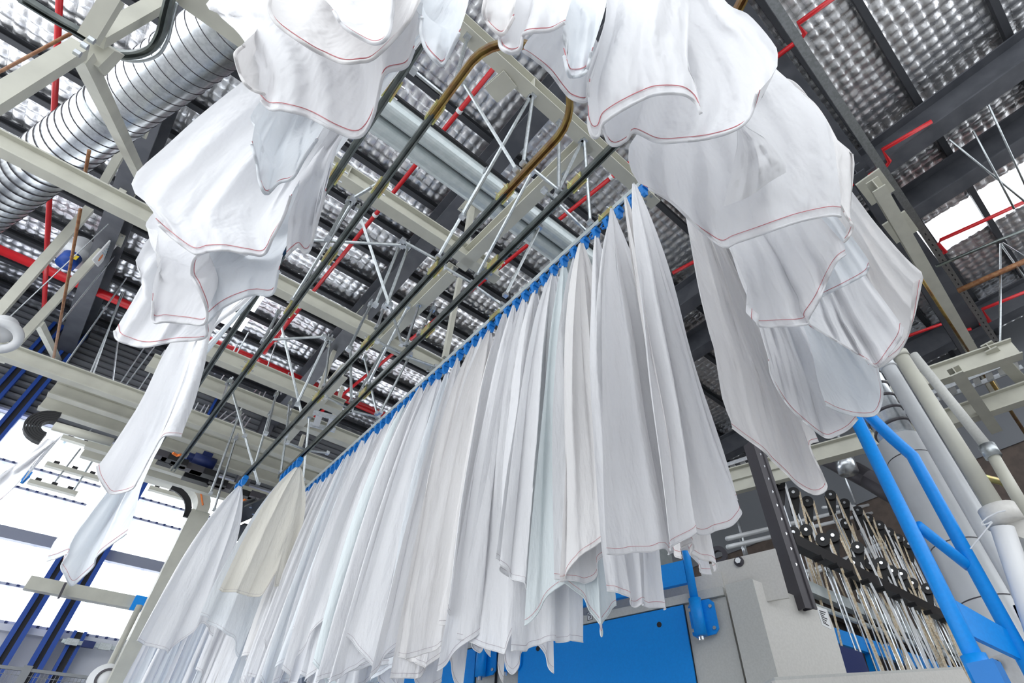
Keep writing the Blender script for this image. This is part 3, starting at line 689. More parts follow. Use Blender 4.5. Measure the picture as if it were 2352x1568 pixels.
billow('crumpled sheet hanging in the middle of the left mass', [(578, 330, 1.1), (590, 375, 1.06), (597, 420, 1.03), (612, 445, 1.02), (640, 420, 1.03), (672, 408, 1.04), (700, 360, 1.08), (728, 320, 1.12)], [(585, 290, 1.25), (600, 230, 1.5), (760, 60, 2.6)], [(745, 290, 1.3), (800, 200, 2.2)], PL_(.95), 'sheet_cool', folds=4, amp=.04, seed=7)
billow('frilly wrinkled sheet edge along the dark rail', [(658, 588, 1.04), (672, 574, 1.03), (686, 566, 1.03), (700, 580, 1.02), (712, 570, 1.03), (724, 524, 1.06), (736, 482, 1.09), (747, 440, 1.12)], [(660, 540, 1.15), (680, 450, 1.3), (760, 300, 2.2)], [(758, 400, 1.25), (772, 350, 1.35), (785, 318, 1.5), (860, 200, 2.5)], PL_(1.4), 'sheet_white', folds=4, amp=.018, seed=8)
billow('white sheet whose squared flap ends in a red-stitched hem at lower left', [(352, 690, 1.03), (352, 738, .99), (380, 738, .98), (430, 742, .98), (468, 744, .98), (475, 712, 1.0), (455, 660, 1.04), (440, 630, 1.07), (450, 590, 1.1), (500, 574, 1.12), (560, 574, 1.13)], [(352, 640, 1.1), (370, 600, 1.16), (362, 540, 1.25), (450, 400, 1.8)], [(600, 560, 1.25), (640, 480, 1.6)], PL_(1.5), folds=2.5, amp=.03, seed=9)
billow('rounded white sheet at the foot of the left mass, right side', [(475, 742, 1.06), (512, 706, 1.03), (560, 682, 1.02), (588, 676, 1.02), (626, 674, 1.02), (640, 620, 1.06)], [(455, 690, 1.12), (440, 630, 1.2), (470, 560, 1.5)], [(650, 585, 1.15), (660, 560, 1.3), (740, 400, 2.2)], PL_(1.85), 'sheet_cool', folds=2.5, seed=10)
billow('lowest white sheet of the left mass, long curved hem', [(263, 760, 1.1), (268, 778, 1.07), (290, 788, 1.05), (333, 796, 1.03), (400, 784, 1.03), (469, 776, 1.03), (474, 744, 1.06)], [(290, 715, 1.17), (328, 646, 1.26), (318, 612, 1.3), (311, 598, 1.33), (333, 560, 1.4), (360, 530, 1.5), (500, 400, 2.3)], [(500, 715, 1.2), (560, 640, 1.5), (700, 450, 2.5)], PL_(1.95), folds=3, amp=.035, seed=11)
billow('long white sheet trailing down in front of the window wall', [(222, 1070, 1.34), (226, 1092, 1.31), (240, 1118, 1.28), (257, 1134, 1.26), (301, 1124, 1.25), (318, 1100, 1.28), (350, 1040, 1.36), (372, 1004, 1.42), (398, 1000, 1.44), (416, 1003, 1.46)], [(240, 1050, 1.4), (290, 975, 1.6), (328, 912, 1.8), (387, 793, 2.3), (440, 740, 2.7)], [(432, 960, 1.6), (447, 923, 1.75), (470, 840, 2.1), (492, 755, 2.6), (560, 700, 3)], (.17, 3.74, 3.68), folds=2.5, amp=.05, seed=12, m='sheet_white', group='trailing sheets by the window wall')
billow('white sheet ending in ragged points, lowest by the window wall', [(108, 1288, 1.1), (128, 1282, 1.09), (156, 1272, 1.08), (140, 1300, 1.03), (150, 1322, 1.01), (164, 1345, .98), (190, 1325, 1.0), (215, 1300, 1.03), (226, 1274, 1.06), (290, 1226, 1.12)], [(120, 1250, 1.17), (170, 1190, 1.3), (236, 1110, 1.5), (330, 950, 2.1)], [(312, 1170, 1.25), (324, 1120, 1.4), (352, 1055, 1.6), (380, 1000, 1.85), (440, 860, 2.6)], (.17, 3.86, 3.68), folds=3, amp=.05, seed=13, m='sheet_cool', group='trailing sheets by the window wall')
billow('white sheet slanting in from the left edge towards the cable chain', [(-60, 1200, 1.75), (-30, 1170, 1.85), (0, 1148, 1.92), (40, 1110, 2.05), (80, 1060, 2.25)], [(-40, 1130, 2.1), (0, 1090, 2.2), (60, 1050, 2.5), (110, 1010, 2.9)], [(110, 1030, 2.6), (140, 1003, 2.9)], (-.78, 7.95, 3.2), folds=2, amp=.05, seed=14, group='trailing sheets by the window wall')
# right mass, nearest first
billow('rounded white lobe tucked behind the sheets at the top centre', [(1115, -5, 1.1), (1111, 31, 1.06), (1127, 61, 1.03), (1155, 78, 1.02), (1180, 40, 1.05)], [(1118, -40, 1.3), (1150, -130, 2.4)], [(1190, -20, 1.2), (1220, -120, 2.4)], PR(.5, -.2), 'sheet_warm', folds=1.5, seed=20)
billow('white sheet tongue hanging over the brass rail bend', [(1152, 70, 1.03), (1147, 90, 1.01), (1152, 110, 1.0), (1172, 121, .99), (1195, 111, 1.0), (1203, 78, 1.03), (1235, 72, 1.03), (1264, 69, 1.04), (1297, 52, 1.06)], [(1161, 45, 1.1), (1170, -10, 1.3), (1230, -150, 2.4)], [(1312, 0, 1.2), (1340, -100, 2.2)], PR(.7, -.3), folds=2.5, seed=21)
billow('white sheet fold between the tongue and the large front sheet', [(1296, 130, 1.0), (1305, 168, .97), (1316, 176, .96), (1345, 165, .97), (1358, 120, 1.0)], [(1294, 90, 1.05), (1297, 40, 1.15), (1330, -100, 2.2)], [(1375, 70, 1.1), (1395, -10, 1.3), (1400, -110, 2.2)], PR(.8, -.35), 'sheet_cool', folds=2, seed=22)
billow('white sheet with red side seam behind the tongue', [(1203, 118, 1.1), (1225, 132, 1.08), (1264, 165, 1.06), (1295, 207, 1.04), (1314, 226, 1.03), (1346, 231, 1.02), (1352, 190, 1.05)], [(1215, 88, 1.2), (1300, 10, 1.6), (1360, -90, 2.4)], [(1375, 120, 1.2), (1420, -20, 2)], PR(1.0, -.3), folds=3, seed=23)
billow('large smooth white sheet in front at top right of centre', [(1352, 268, .98), (1354, 295, .96), (1362, 314, .95), (1374, 312, .95), (1384, 285, .96), (1410, 264, .97), (1440, 246, .98), (1471, 230, .99), (1509, 216, 1.0), (1567, 216, 1.0), (1597, 235, .99), (1610, 262, .97)], [(1349, 220, 1.02), (1350, 165, 1.1), (1387, 57, 1.35), (1400, -30, 1.7), (1430, -130, 2.6)], [(1600, 200, 1.06), (1580, 140, 1.15), (1586, 0, 1.5), (1580, -100, 2.4)], PR(1.0, -.25), folds=3, amp=.03, seed=24)
billow('big round-bellied white sheet at the top right', [(1384, 290, 1.06), (1395, 322, 1.03), (1412, 334, 1.02), (1440, 320, 1.02), (1456, 302, 1.02), (1509, 325, 1.01), (1567, 324, 1.0), (1632, 316, 1.0), (1690, 297, 1.0), (1722, 268, 1.02), (1738, 215, 1.06)], [(1390, 250, 1.2), (1440, 150, 1.5), (1480, -60, 2.5)], [(1760, 190, 1.12), (1783, 160, 1.17), (1787, 128, 1.22), (1776, 98, 1.3), (1720, 34, 1.5), (1660, -5, 1.75), (1600, -110, 2.7)], PR(1.25, -.2), folds=3.5, amp=.05, seed=25)
rf = billow('wide white sheet crossing in front of the clip rail end', [(1490, 432, 1.12), (1525, 452, 1.1), (1555, 475, 1.08), (1600, 520, 1.05), (1630, 545, 1.03), (1665, 567, 1.02), (1690, 557, 1.03), (1738, 541, 1.04), (1830, 510, 1.06), (1904, 495, 1.07), (1931, 497, 1.07)], [(1462, 415, 1.17), (1448, 385, 1.22), (1444, 340, 1.3), (1480, 280, 1.6), (1560, 140, 2.6)], [(1932, 462, 1.1), (1922, 380, 1.2), (1917, 340, 1.26), (1903, 283, 1.35), (1880, 253, 1.42), (1835, 207, 1.55), (1790, 165, 1.7), (1700, 90, 2.5)], PR(1.6, .15), folds=4, amp=.05, seed=26)
pq = zz(1700, 290, 1.2); pq[2] -= CZ
billow('', [(1662, 474, 1.08), (1720, 452, 1.07), (1768, 418, 1.08), (1806, 396, 1.1)], [(1676, 410, 1.12), (1692, 340, 1.16)], [(1800, 368, 1.12), (1762, 322, 1.16), (1722, 296, 1.18)], pq, folds=2, amp=.012, seed=60, parent=rf)
pq = zz(1500, 250, 1.3); pq[2] -= CZ
billow('narrow red-seamed sheet edge at the upper right of the mass', [(1930, 470, 1.22), (1945, 500, 1.2), (1958, 520, 1.18), (1948, 545, 1.17), (1938, 556, 1.16)], [(1905, 430, 1.32), (1895, 350, 1.5), (1830, 220, 2.2)], [(1950, 500, 1.3), (1958, 430, 1.42), (1963, 372, 1.5), (1955, 347, 1.56), (1925, 335, 1.62), (1800, 180, 2.6)], PR(1.75, .1), 'sheet_warm', folds=2, amp=.025, seed=27)
billow('puffed white sheet with stitched band hanging mid right', [(1742, 722, 1.04), (1744, 748, 1.02), (1800, 748, 1.01), (1853, 744, 1.01), (1856, 730, 1.02), (1880, 690, 1.05), (1905, 630, 1.1), (1923, 599, 1.13), (1942, 584, 1.15)], [(1714, 698, 1.08), (1716, 656, 1.13), (1700, 621, 1.18), (1681, 567, 1.3), (1640, 450, 1.9)], [(1938, 560, 1.2), (1897, 512, 1.3), (1800, 400, 2.0)], PR(1.85, .35), folds=3.5, amp=.05, seed=28)
billow('white sheet with two diagonal red hems to the right of the puffed one', [(1856, 735, 1.14), (1872, 700, 1.15), (1885, 682, 1.16), (1940, 655, 1.17), (1985, 630, 1.18), (1995, 612, 1.19)], [(1840, 690, 1.3), (1800, 560, 1.8)], [(1996, 600, 1.22), (1985, 582, 1.26), (1955, 541, 1.35), (1900, 470, 1.6), (1780, 330, 2.5)], PR(1.9, .3), 'sheet_cool', folds=4, amp=.04, seed=29)
billow('white sheet with shiny wrinkles fanning to a blunt corner', [(1858, 744, 1.2), (1900, 770, 1.17), (1950, 800, 1.15), (1993, 828, 1.13), (2016, 842, 1.12), (2045, 808, 1.14), (2068, 776, 1.16), (2074, 752, 1.18)], [(1856, 735, 1.25), (1820, 600, 1.8)], [(2050, 716, 1.25), (1988, 632, 1.42), (1940, 560, 1.7), (1820, 380, 2.6)], PR(1.95, .25), folds=5, amp=.05, seed=30)
billow('outermost white sheet reaching furthest right, red-stitched side hem', [(2000, 845, 1.24), (2022, 842, 1.23), (2045, 826, 1.23), (2066, 806, 1.23), (2083, 775, 1.24), (2092, 742, 1.26), (2096, 690, 1.29), (2099, 647, 1.33)], [(1960, 780, 1.4), (1900, 600, 1.8)], [(2124, 634, 1.36), (2095, 606, 1.42), (2063, 573, 1.5), (2006, 506, 1.65), (1957, 440, 1.82), (1850, 300, 2.7)], PR(2.0, .2), folds=2.5, amp=.03, seed=31, m='sheet_warm')
billow('white sheet lobe with dark red diagonal hem above the spiral duct', [(1898, 930, 1.1), (1930, 945, 1.09), (1972, 955, 1.08), (2010, 952, 1.08), (2024, 926, 1.1), (2026, 899, 1.12), (2018, 860, 1.15), (2014, 838, 1.17)], [(1880, 880, 1.2), (1850, 760, 1.6), (1780, 600, 2.2)], [(1990, 810, 1.3), (1900, 700, 1.7), (1760, 480, 2.7)], PR(2.0, .45), 'sheet_cool', folds=2.5, seed=32)
billow('long white sheet with curved hem between the lobe and the leftmost strip', [(1766, 830, 1.2), (1775, 870, 1.15), (1810, 930, 1.1), (1850, 970, 1.07), (1896, 1004, 1.05), (1924, 998, 1.05), (1950, 984, 1.06), (1970, 962, 1.08)], [(1760, 800, 1.3), (1735, 720, 1.5), (1690, 580, 2.1)], [(1940, 900, 1.25), (1880, 780, 1.7), (1760, 560, 2.6)], PR(2.0, .6), folds=5, amp=.05, seed=33)
billow('leftmost long strip of the right mass ending in a tapering tongue', [(1682, 982, 1.12), (1711, 1004, 1.08), (1755, 1036, 1.04), (1778, 1061, 1.02), (1806, 1087, 1.0), (1835, 1116, .97), (1873, 1135, .95), (1898, 1122, .96), (1889, 1090, .99), (1860, 1025, 1.05), (1880, 1012, 1.06)], [(1676, 960, 1.17), (1659, 915, 1.25), (1640, 803, 1.5), (1628, 762, 1.6), (1602, 650, 2.0), (1575, 500, 2.7)], [(1850, 940, 1.3), (1800, 800, 1.65), (1700, 600, 2.4)], PR(2.0, .8), folds=4.5, amp=.05, seed=34, m='sheet_warm')

# ------------------------------------------------------------------ the ironing machine below the row
AZ = math.radians(-17); dM = A(math.sin(AZ), math.cos(AZ), 0); nM = A(-math.cos(AZ), math.sin(AZ), 0)     # along the face, out of the face
Q0 = xx(1664, 1366, 5.0)
def mp(x, y):                                    # pixel on the machine's face -> (s, z)
    p = pl(x, y, Q0, nM); return (p - Q0) @ dM, p[2]
def mw_(s, z, o=0.): return A(Q0[0], Q0[1], 0) + dM * s + nM * o + A(0, 0, z)
Rm = np.stack([dM, nM, A(0, 0, 1)], 1)
mach = thing('ironing_machine', 'long grey and blue ironing machine under the hanging row', 'machine', mw_(3, 0))
s1, zt = mp(1568, 1386); zs_top = mp(1664, 1345)[1]; zs_bot = mp(1664, 1366)[1]
LS = 9.0
def mbox(name, sa, sb, za, zb, oa, ob, m, par=mach, label=None):
    return mesh(name, MB().box(mw_((sa + sb) / 2, (za + zb) / 2, (oa + ob) / 2), (abs(sb - sa), abs(ob - oa), zb - za), Rm), m, par, label=label)
mbox('body', 0.0, LS, .0, zs_bot - .004, -1.6, -.03, 'machine_grey')
mbox('top_strip', 0.0, LS, zs_bot, zs_top, -.3, 0.012, 'machine_grey', label='grey strip along the panel tops')
mbox('upper_plate', -.0, LS, zs_top - .005, mp(1300, 1400)[1] + .06, -.12, -.06, 'machine_pale', label='pale upper plate behind the blue bars')
mods = []
for (pa, pb) in (((1568, 1386), (1193, 1455)), ((1095, 1474), (896, 1507)), ((836, 1518), (713, 1534))):
    mods.append((mp(*pa)[0], mp(*pb)[0]))
w0 = mods[0][1] - mods[0][0]; gap = mods[1][0] - mods[0][1]
mods.append((mods[2][1] + gap, mods[2][1] + gap + w0))
zp = zs_bot - .012
for i, (a, b) in enumerate(mods):
    pn = mbox('door_panel', a, b, .35, zp, -.028, .004, 'blue', label='blue door panel')
    mbox('panel_shadow_gap', a - .008, b + .008, .34, zp + .008, -.029, -.02, 'black')
    for s in (a + (b - a) * .14, a + (b - a) * .87):
        mesh('key_hole', MB().disc(mw_(s, zp - .14, .006), nM, .026, .006, 16), 'ink', pn)
    mbox('handle_recess', a + .3, b - .4, .9, 1.75, .002, .006, 'blue', pn)
    mbox('seam', b + gap / 2 - .003, b + gap / 2 + .003, .3, zs_top, -.03, .0135, 'ink')
# blue bars over each module with posts and hinges
zb0, zb1 = mp(1592, 1344)[1], mp(1589, 1291)[1]
for i, (a, b) in enumerate(mods):
    t = thing('blue_guard', 'blue guard bar with hinged end posts, %s module from the right' % ordn(i + 1), 'guard', mw_((a + b) / 2, zb0), 'blue machine guards')
    mbox('bar', a - .12, b + .1, zb0 + .0, zb1, .05, .11, 'blue', t)
    for s in (a - .16, b + .12):
        mesh('post', MB().tube([mw_(s, zb0 - .18, .09), mw_(s, zb1 + .62, .09)], .042, 14), 'blue', t, smooth=True)
        hg = mesh('hinge_block', MB().tube([mw_(s, zb0 - .5, .09), mw_(s, zb0 - .16, .09)], .062, 16), 'blue', t, smooth=True)
        mesh('hinge_pin', MB().tube([mw_(s, zb0 - .54, .09), mw_(s, zb0 - .5, .09)], .028, 10), 'chrome', hg)
        pts = [mw_(s + .1, zb0 - .47, .016), mw_(s + .1, zb0 - .21, .016), mw_(s + .07, zb0 - .17, .016), mw_(s - .13, zb0 - .17, .016), mw_(s - .17, zb0 - .21, .016), mw_(s - .17, zb0 - .45, .016), mw_(s - .13, zb0 - .49, .016), mw_(s + .06, zb0 - .5, .016)]
        hp_ = mesh('hinge_plate', MB().plate(pts, .02, nM), 'blue', t)
        for (e, z) in ((.085, -.43), (.085, -.24), (-.13, -.44), (-.13, -.24)):
            mesh('bolt', MB().disc(mw_(s + e, zb0 + z, .042), nM, .018, .014, 6), 'galv', hp_)
# module number plate: 5
sq, zq = mp(1356, 1415)
pt = mbox('number_plate', sq - .026, sq + .026, zq - .038, zq + .038, .012, .016, 'label_white', label='small plate reading 5')
mbox('plate_border', sq - .032, sq + .032, zq - .044, zq + .044, .0115, .0145, 'ink')
dg = MB()
for (ax, az, bx, bz) in ((-1, 1, 1, 1), (-1, 1, -1, .1), (-1, .1, .9, .1), (1, .1, 1, -1), (-1, -1, 1, -1)):
    dg.bar(mw_(sq - ax * .011, zq + az * .022, .0165), mw_(sq - bx * .011, zq + bz * .022, .0165), .007, .001, up=tuple(nM))
mesh('digit', dg, 'ink', pt)
# pale end plate with large bolt, chamfered end cover
P0 = [pl(*q, Q0 - nM * .08, nM) for q in ((1604, 1301), (1780, 1259), (1812, 1372), (1640, 1400))]
ep = mesh('end_plate', MB().plate(P0, .03, -nM), 'machine_pale', mach)
for (q, r) in (((1698, 1290), .05),):
    c = pl(*q, Q0 - nM * .08, nM); mesh('washer', MB().disc(c + nM * .01, nM, r, .02, 20), 'dark_steel', ep); mesh('hex_bolt', MB().disc(c + nM * .03, nM, r * .62, .04, 6), 'chrome', ep)
eM = A(math.cos(AZ), -math.sin(AZ), 0)           # away from the face
F1 = [pl(*q, Q0, nM) for q in ((1666, 1344), (1729, 1330))]
base = [A(F1[0][0], F1[0][1], .2), A(F1[1][0], F1[1][1], .2)]
mesh('end_cover_front', MB().plate([F1[0], F1[1], base[1], base[0]], .02, nM), 'machine_grey', mach)
e0 = F1[1]; en = unit(np.cross(eM * .8 - dM * .6, (0, 0, 1)))
ed = unit(eM * .8 - dM * .6)
def ep_(x, y): return pl(x, y, e0, en)
E4 = [e0, ep_(1848, 1376), ep_(1900, 1401), ep_(1915, 1440), ep_(1946, 1549), ep_(1990, 1640), A(e0[0], e0[1], .2)]
cov = mesh('end_cover_side', MB().plate(E4, -.02 if en @ (A(0, 0, CZ) - e0) > 0 else .02, en), 'machine_pale', mach)
sg = 1 if en @ (A(0, 0, CZ) - e0) > 0 else -1
st_ = mesh('warning_sticker', MB().plate([ep_(1875, 1393), ep_(1898, 1399), ep_(1910, 1446), ep_(1888, 1435)], .003 * sg, en), 'label_white', mach, label='white warning sticker with small print')
for k in range(7):
    f0, f1 = .12 + .12 * k, .18 + .12 * k
    a_, b_, c_, d_2 = [ep_(*q) for q in ((1877, 1396), (1896, 1401), (1907, 1443), (1890, 1434))]
    mesh('print_line', MB().plate([a_ + (d_2 - a_) * f0 + (b_ - a_) * .1 + en * sg * .003, b_ + (c_ - b_) * f0 - (b_ - a_) * (.1 + .15 * (k % 3)) + en * sg * .003, b_ + (c_ - b_) * f1 - (b_ - a_) * (.1 + .15 * (k % 3)) + en * sg * .003, a_ + (d_2 - a_) * f1 + (b_ - a_) * .1 + en * sg * .003], .001 * sg, en), 'ink', st_)
# ------------------------------------------------------------------ dark column, feeder frame, rollers and tapes
YB = 2.4
t = thing('dark_column', 'dark grey steel column with bolts behind the machine end', 'column', xx(1850, 1372, 5.6))
a = xx(1733, 1018, 5.6); b = xx(1836, 1375, 5.6); b = A((a[0] + b[0]) / 2, (a[1] + b[1]) / 2, b[2] - .12); a = A(b[0], b[1], a[2])
mesh('angle_section', MB().ext([(-.08, -.08), (.08, -.08), (.08, -.065), (-.065, -.065), (-.065, .08), (-.08, .08)], b, a, up=(.95, -.3, 0)), 'dark_steel', t)
mesh('front_plate', MB().bar(b, a, .19, .02, up=(1, 0, 0)), 'dark_steel', t)
for k in range(9):
    p = b + (a - b) * (.22 + .085 * k); mesh('bolt', MB().disc(p + A(-.03, -.06, 0), (-.8, -.5, 0), .018, .03, 6), 'chrome', t)
def yline(l, Y): return [yy(x, y, Y) for x, y in l]
t = thing('feeder_frame', 'black and grey feeder frame behind the dark column', 'frame', yy(1830, 1360, YB))
mesh('black_bar', MB().bar(*yline([(1815, 1240), (2190, 1428)], YB + .2), .12, .14), 'black', t)
mesh('worn_angle', MB().bar(*yline([(1832, 1340), (2230, 1512)], YB + .5), .1, .14), 'galv_dull', t)
mesh('dark_web', MB().bar(*yline([(1840, 1362), (2235, 1530)], YB + .6), .05, .3), 'wall_brown', t)
mesh('tube_rail', MB().tube(yline([(1835, 1377), (2232, 1527)], YB + .45), .03), 'galv_dull', t)
mesh('blue_rail', MB().bar(*yline([(1900, 1455), (2185, 1545)], YB + .5), .06, .17), 'blue', t)
mesh('blue_stile', MB().bar(*yline([(1990, 1480), (2015, 1560)], YB + .5), .06, .1), 'blue', t)
mesh('window', MB().plate(yline([(1925, 1480), (1980, 1498), (2010, 1580), (1945, 1590)], YB + .2), .02, (0, 1, 0)), 'navy', t)
mesh('dark_guard', MB().plate(yline([(1840, 1350), (2230, 1520), (2260, 1600), (1900, 1620)], YB + .7), .03, (0, 1, 0)), 'wall_brown', t)
mesh('cross_wire_rack', MB().tube(yline([(1850, 1385), (2230, 1535)], YB + .55), .012, 6), 'galv', t)
for i in range(9):
    x = 1880 + i * 36; mesh('peg', MB().disc(yy(x, 1282 + (x - 1880) * .49, YB - .08), (0, 1, 0), .03, .1, 8), 'black', t)
ROL = [(1790, 1113), (1823, 1132), (1855, 1152), (1908, 1137), (1940, 1156), (1970, 1173), (1994, 1190), (2020, 1206), (2042, 1222), (2063, 1236), (2087, 1250), (1823, 1224), (1852, 1218), (1890, 1240), (1913, 1231), (1943, 1203), (1970, 1258), (1960, 1294), (2000, 1295),
       (2024, 1294), (2048, 1312), (2070, 1319), (2095, 1340), (2130, 1352), (2144, 1286), (2163, 1298), (2176, 1304), (2194, 1316), (2208, 1326), (2220, 1340)]
rsrc = None
rx = unit(A(-.93, -.36, 0)); rt = A(-rx[1], rx[0], 0)          # wheel axis towards the aisle, tangent across it
for i, (x, y) in enumerate(sorted(ROL)):
    Yd = YB + .6 if y < 1225 + max(0, x - 1990) * .45 else YB + .25
    p = yy(x, y, Yd)
    if p[0] > 11.5: p = xx(x, y, 11.5)
    t = thing('tape_roller', 'black tape roller with bright hub over the feeder, %s from the left' % ordn(i + 1), 'roller', p, 'black tape rollers')
    if rsrc is None:
        rsrc = [mesh('wheel', MB().disc(p, rx, .085, .05, 20), 'black', t, smooth=False), mesh('hub', MB().disc(p + rx * .03, rx, .024, .03, 10), 'chrome', t),
                mesh('bracket', MB().plate([p - rx * .03 + q for q in (rt * .02 + A(0, 0, .07), rt * -.1 + A(0, 0, .02), rt * -.13 + A(0, 0, -.3), rt * -.03 + A(0, 0, -.3), rt * .06 + A(0, 0, -.05))], -.05, rx), 'rubber', t)]
    else:
        for c in rsrc: dup(c, t)
    zb = .9
    tp = thing('feed_tape', 'tan feed tape running down from a black roller, %s from the left' % ordn(i + 1), 'tape', (p[0], p[1], zb), 'tan feed tapes')
    o = .08
    for nm, e, w in (('front_run', 1, .03), ('back_run', -1, .024)):
        q = p + rt * e * o; g = A(p[0], p[1], zb) + rt * (e * .03 + RNG.uniform(-.45, .45)) + rx * RNG.uniform(0, .4)
        mesh(nm, MB().bar(q, g, .005, w, up=tuple(rt)), 'tape' if RNG.random() < .6 else 'label_white', tp)
    rd = thing('guide_rod', 'bright upright guide rod below a black roller, %s from the left' % ordn(i + 1), 'rod', (p[0], p[1], .9), 'bright guide rods')
    g = p - rt * .08 - rx * .05
    for e in (0, .045): mesh('rod', MB().tube([g + rt * e + A(0, 0, -.28), A(*(g + rt * e)[:2], .9)], .011, 6), 'galv_bright', rd)
    mesh('collar', MB().disc(g + A(0, 0, -.4), (0, 0, 1), .024, .05, 8), 'galv', rd)
for i, (l, Y) in enumerate([([(1670, 1237), (2062, 1143)], 3.9), ([(1672, 1256), (2064, 1163)], 3.9), ([(1800, 1345), (2075, 1225)], 3.6), ([(1830, 1320), (2080, 1240)], 3.6), ([(1890, 1165), (2060, 1158)], 4.2)]):
    pipe('frame_tube', 'grey horizontal frame tube behind the rollers, %s from the top' % ordn(i + 1), yline(l, Y), .035, 'duct_grey', 'pipe', 'grey frame tubes')
for i, (a, b, Y) in enumerate([((1735, 1060), (1770, 1200), 4.5), ((1690, 1180), (1720, 1290), 4.3), ((1905, 1010), (1965, 1155), 4.0), ((1700, 1235), (1712, 1280), 4.0)]):
    pipe('hanger_tube', 'thin bright drop tube near the dark column, %s of four from the left edge' % ordn(i + 1), [yy(*a, Y), yy(*b, Y)], .022, 'galv_bright', 'pipe', 'bright drop tubes')
# dark slanting ducts behind
for i, l in enumerate(([(1860, 1030), (2090, 1150)], [(1960, 1080), (2130, 1180)])):
    pipe('flue_pipe', ('upper' if i == 0 else 'lower') + ' dark slanting flue behind the blue frame', [xx(*q, 9.0) for q in l], .16, 'dark_steel', 'duct', 'slanting flues', 16)
p = xx(1943, 1070, 8.5)
pipe('silver_stub', 'short silver pipe stub hanging beside the blue frame', [xx(1912, 1000, 8.5), xx(1936, 1050, 8.5), xx(1937, 1051, 8.5), xx(1950, 1086, 8.5)], [.12, .12, .15, .15], 'galv_bright', 'duct')
# grey rings on the machine top
for lab, (x, y) in (('dark grey ring above the machine end, right of the guard post', (1650, 1276)), ('dark grey ring peeking over the blue guard bar', (1394, 1332))):
    p = pl(x, y, Q0 - nM * .5, nM); tag(mesh('grey_ring', MB().disc(p, nM, .105, .05, 28, .055), 'dark_steel'), lab, 'ring', 'dark grey rings')
# lower box at the bottom right
a, b = yy(1780, 1562, 2.2), yy(2212, 1536, 1.6)
t = thing('low_cabinet', 'pale grey cabinet top at the bottom right under the tapes', 'cabinet', (a + b) / 2 * A(1, 1, 0))
c1, c2 = yy(1720, 1568, 2.35), yy(2240, 1575, 1.5)
mesh('front', MB().plate([a, b, A(b[0] + .1, b[1] - .1, .3), A(a[0], a[1], .3)], .03, (0, 1, 0)), 'machine_pale', t)
mesh('lid', MB().plate([a, b, b + A(.3, .5, -.02), a + A(.3, .6, -.02)], .02, (0, 0, 1)), 'machine_grey', t)
# white and blue odds seen under the row, behind the machine
for lab, q, m, Y in (('white curtain panel seen below the hanging row', [(1400, 1240), (1520, 1205), (1520, 1330), (1400, 1345)], 'white_paint', 9.0), ('grey canvas edge seen below the hanging row', [(1490, 1205), (1530, 1200), (1540, 1240), (1492, 1250)], 'galv_dull', 8.6),
                     ('blue header box seen below the hanging row', [(1385, 1212), (1410, 1206), (1410, 1226), (1385, 1232)], 'blue', 8.4), ('white booth behind the machine at the centre', [(1235, 1250), (1410, 1230), (1400, 1350), (1235, 1400)], 'white_paint', 9.4)):
    q3 = yline(q, Y)
    for w in (2, 3): q3[w] = A(q3[3 - w + 0][0] if w == 3 else q3[1][0], Y, .0)
    mesh('curtain_panel', MB().plate(q3, .04, (0, 1, 0)), m, label=lab, cat='panel')
t = thing('pump_unit', 'small grey pump with brass loop on the machine top', 'pump', pl(1275, 1360, Q0 - nM * .6, nM))
c = pl(1275, 1358, Q0 - nM * .6, nM)
mesh('dome', MB().tube([c - A(0, 0, .12), c, c + A(0, 0, .05)], [.12, .12, .05], 16), 'galv_bright', t, smooth=True)
mesh('handle', MB().tube([c + A(0, 0, .05) + dM * .05 * math.cos(q) + A(0, 0, .07) * math.sin(q) for q in np.linspace(0, math.pi, 9)], .012, 6), 'brass', t)
for lab, q in (('upper cream arm on the machine top', [(1230, 1328), (1322, 1352)]), ('lower cream arm on the machine top', [(1232, 1362), (1325, 1354)]), ('cream arm between the two guard posts', [(1105, 1376), (1160, 1392)])):
    a, b = [pl(*k, Q0 - nM * .5, nM) for k in q]; mesh('machine_arm', MB().bar(a, b, .05, .06), 'cream', label=lab, cat='arm', group='cream machine arms')
p = pl(1325, 1330, Q0 - nM * .4, nM)
mesh('blue_upright', MB().bar(pl(1338, 1360, Q0 - nM * .4, nM), pl(1342, 1325, Q0 - nM * .4, nM), .14, .1), 'blue', label='short blue upright behind the guard bar', cat='post')

# ------------------------------------------------------------------ blue access frame and ducts at the right
t = thing('access_ladder', 'tall bright blue tubular access frame at the right', 'ladder', (3.0, .7, 0))
p1t = xx(1972, 955, 3.0); p1b = xx(2262, 1585, 3.0); px_ = (p1t + p1b) / 2
mesh('post', MB().tube([(3.0, px_[1], 1.0), (3.0, px_[1], p1t[2] + .25)], .036, 16), 'blue', t, smooth=True)
X2 = 3.35
q = [xx(2070, 985, X2), xx(2102, 1045, X2), xx(2238, 1320, X2)]; yv = (q[1][1] + q[2][1]) / 2
mesh('bent_post', MB().tube([(X2 - .25, yv + .12, q[1][2] + .42), (X2 - .06, yv + .04, q[1][2] + .12), (X2, yv, q[1][2]), (X2, yv, 1.0)], .034, 16), 'blue', t, smooth=True)
a = xx(2108, 1207, 3.02); b = xx(2225, 1300, X2)
mesh('brace', MB().tube([a, a + (b - a) * .9, b], .026, 12), 'blue', t, smooth=True)
pts = [xx(2184, 1381, 3.03), xx(2306, 1450, X2 - .02), xx(2340, 1518, X2 - .02), xx(2224, 1463, 3.03)]
mesh('gusset_plate', MB().plate(pts, .02, (0, -1, 0)), 'blue', t)
mesh('weld_collar', MB().disc((3.0, px_[1], xx(2225, 1540, 3.0)[2]), (0, 0, 1), .05, .1, 16), 'blue', t, smooth=True)
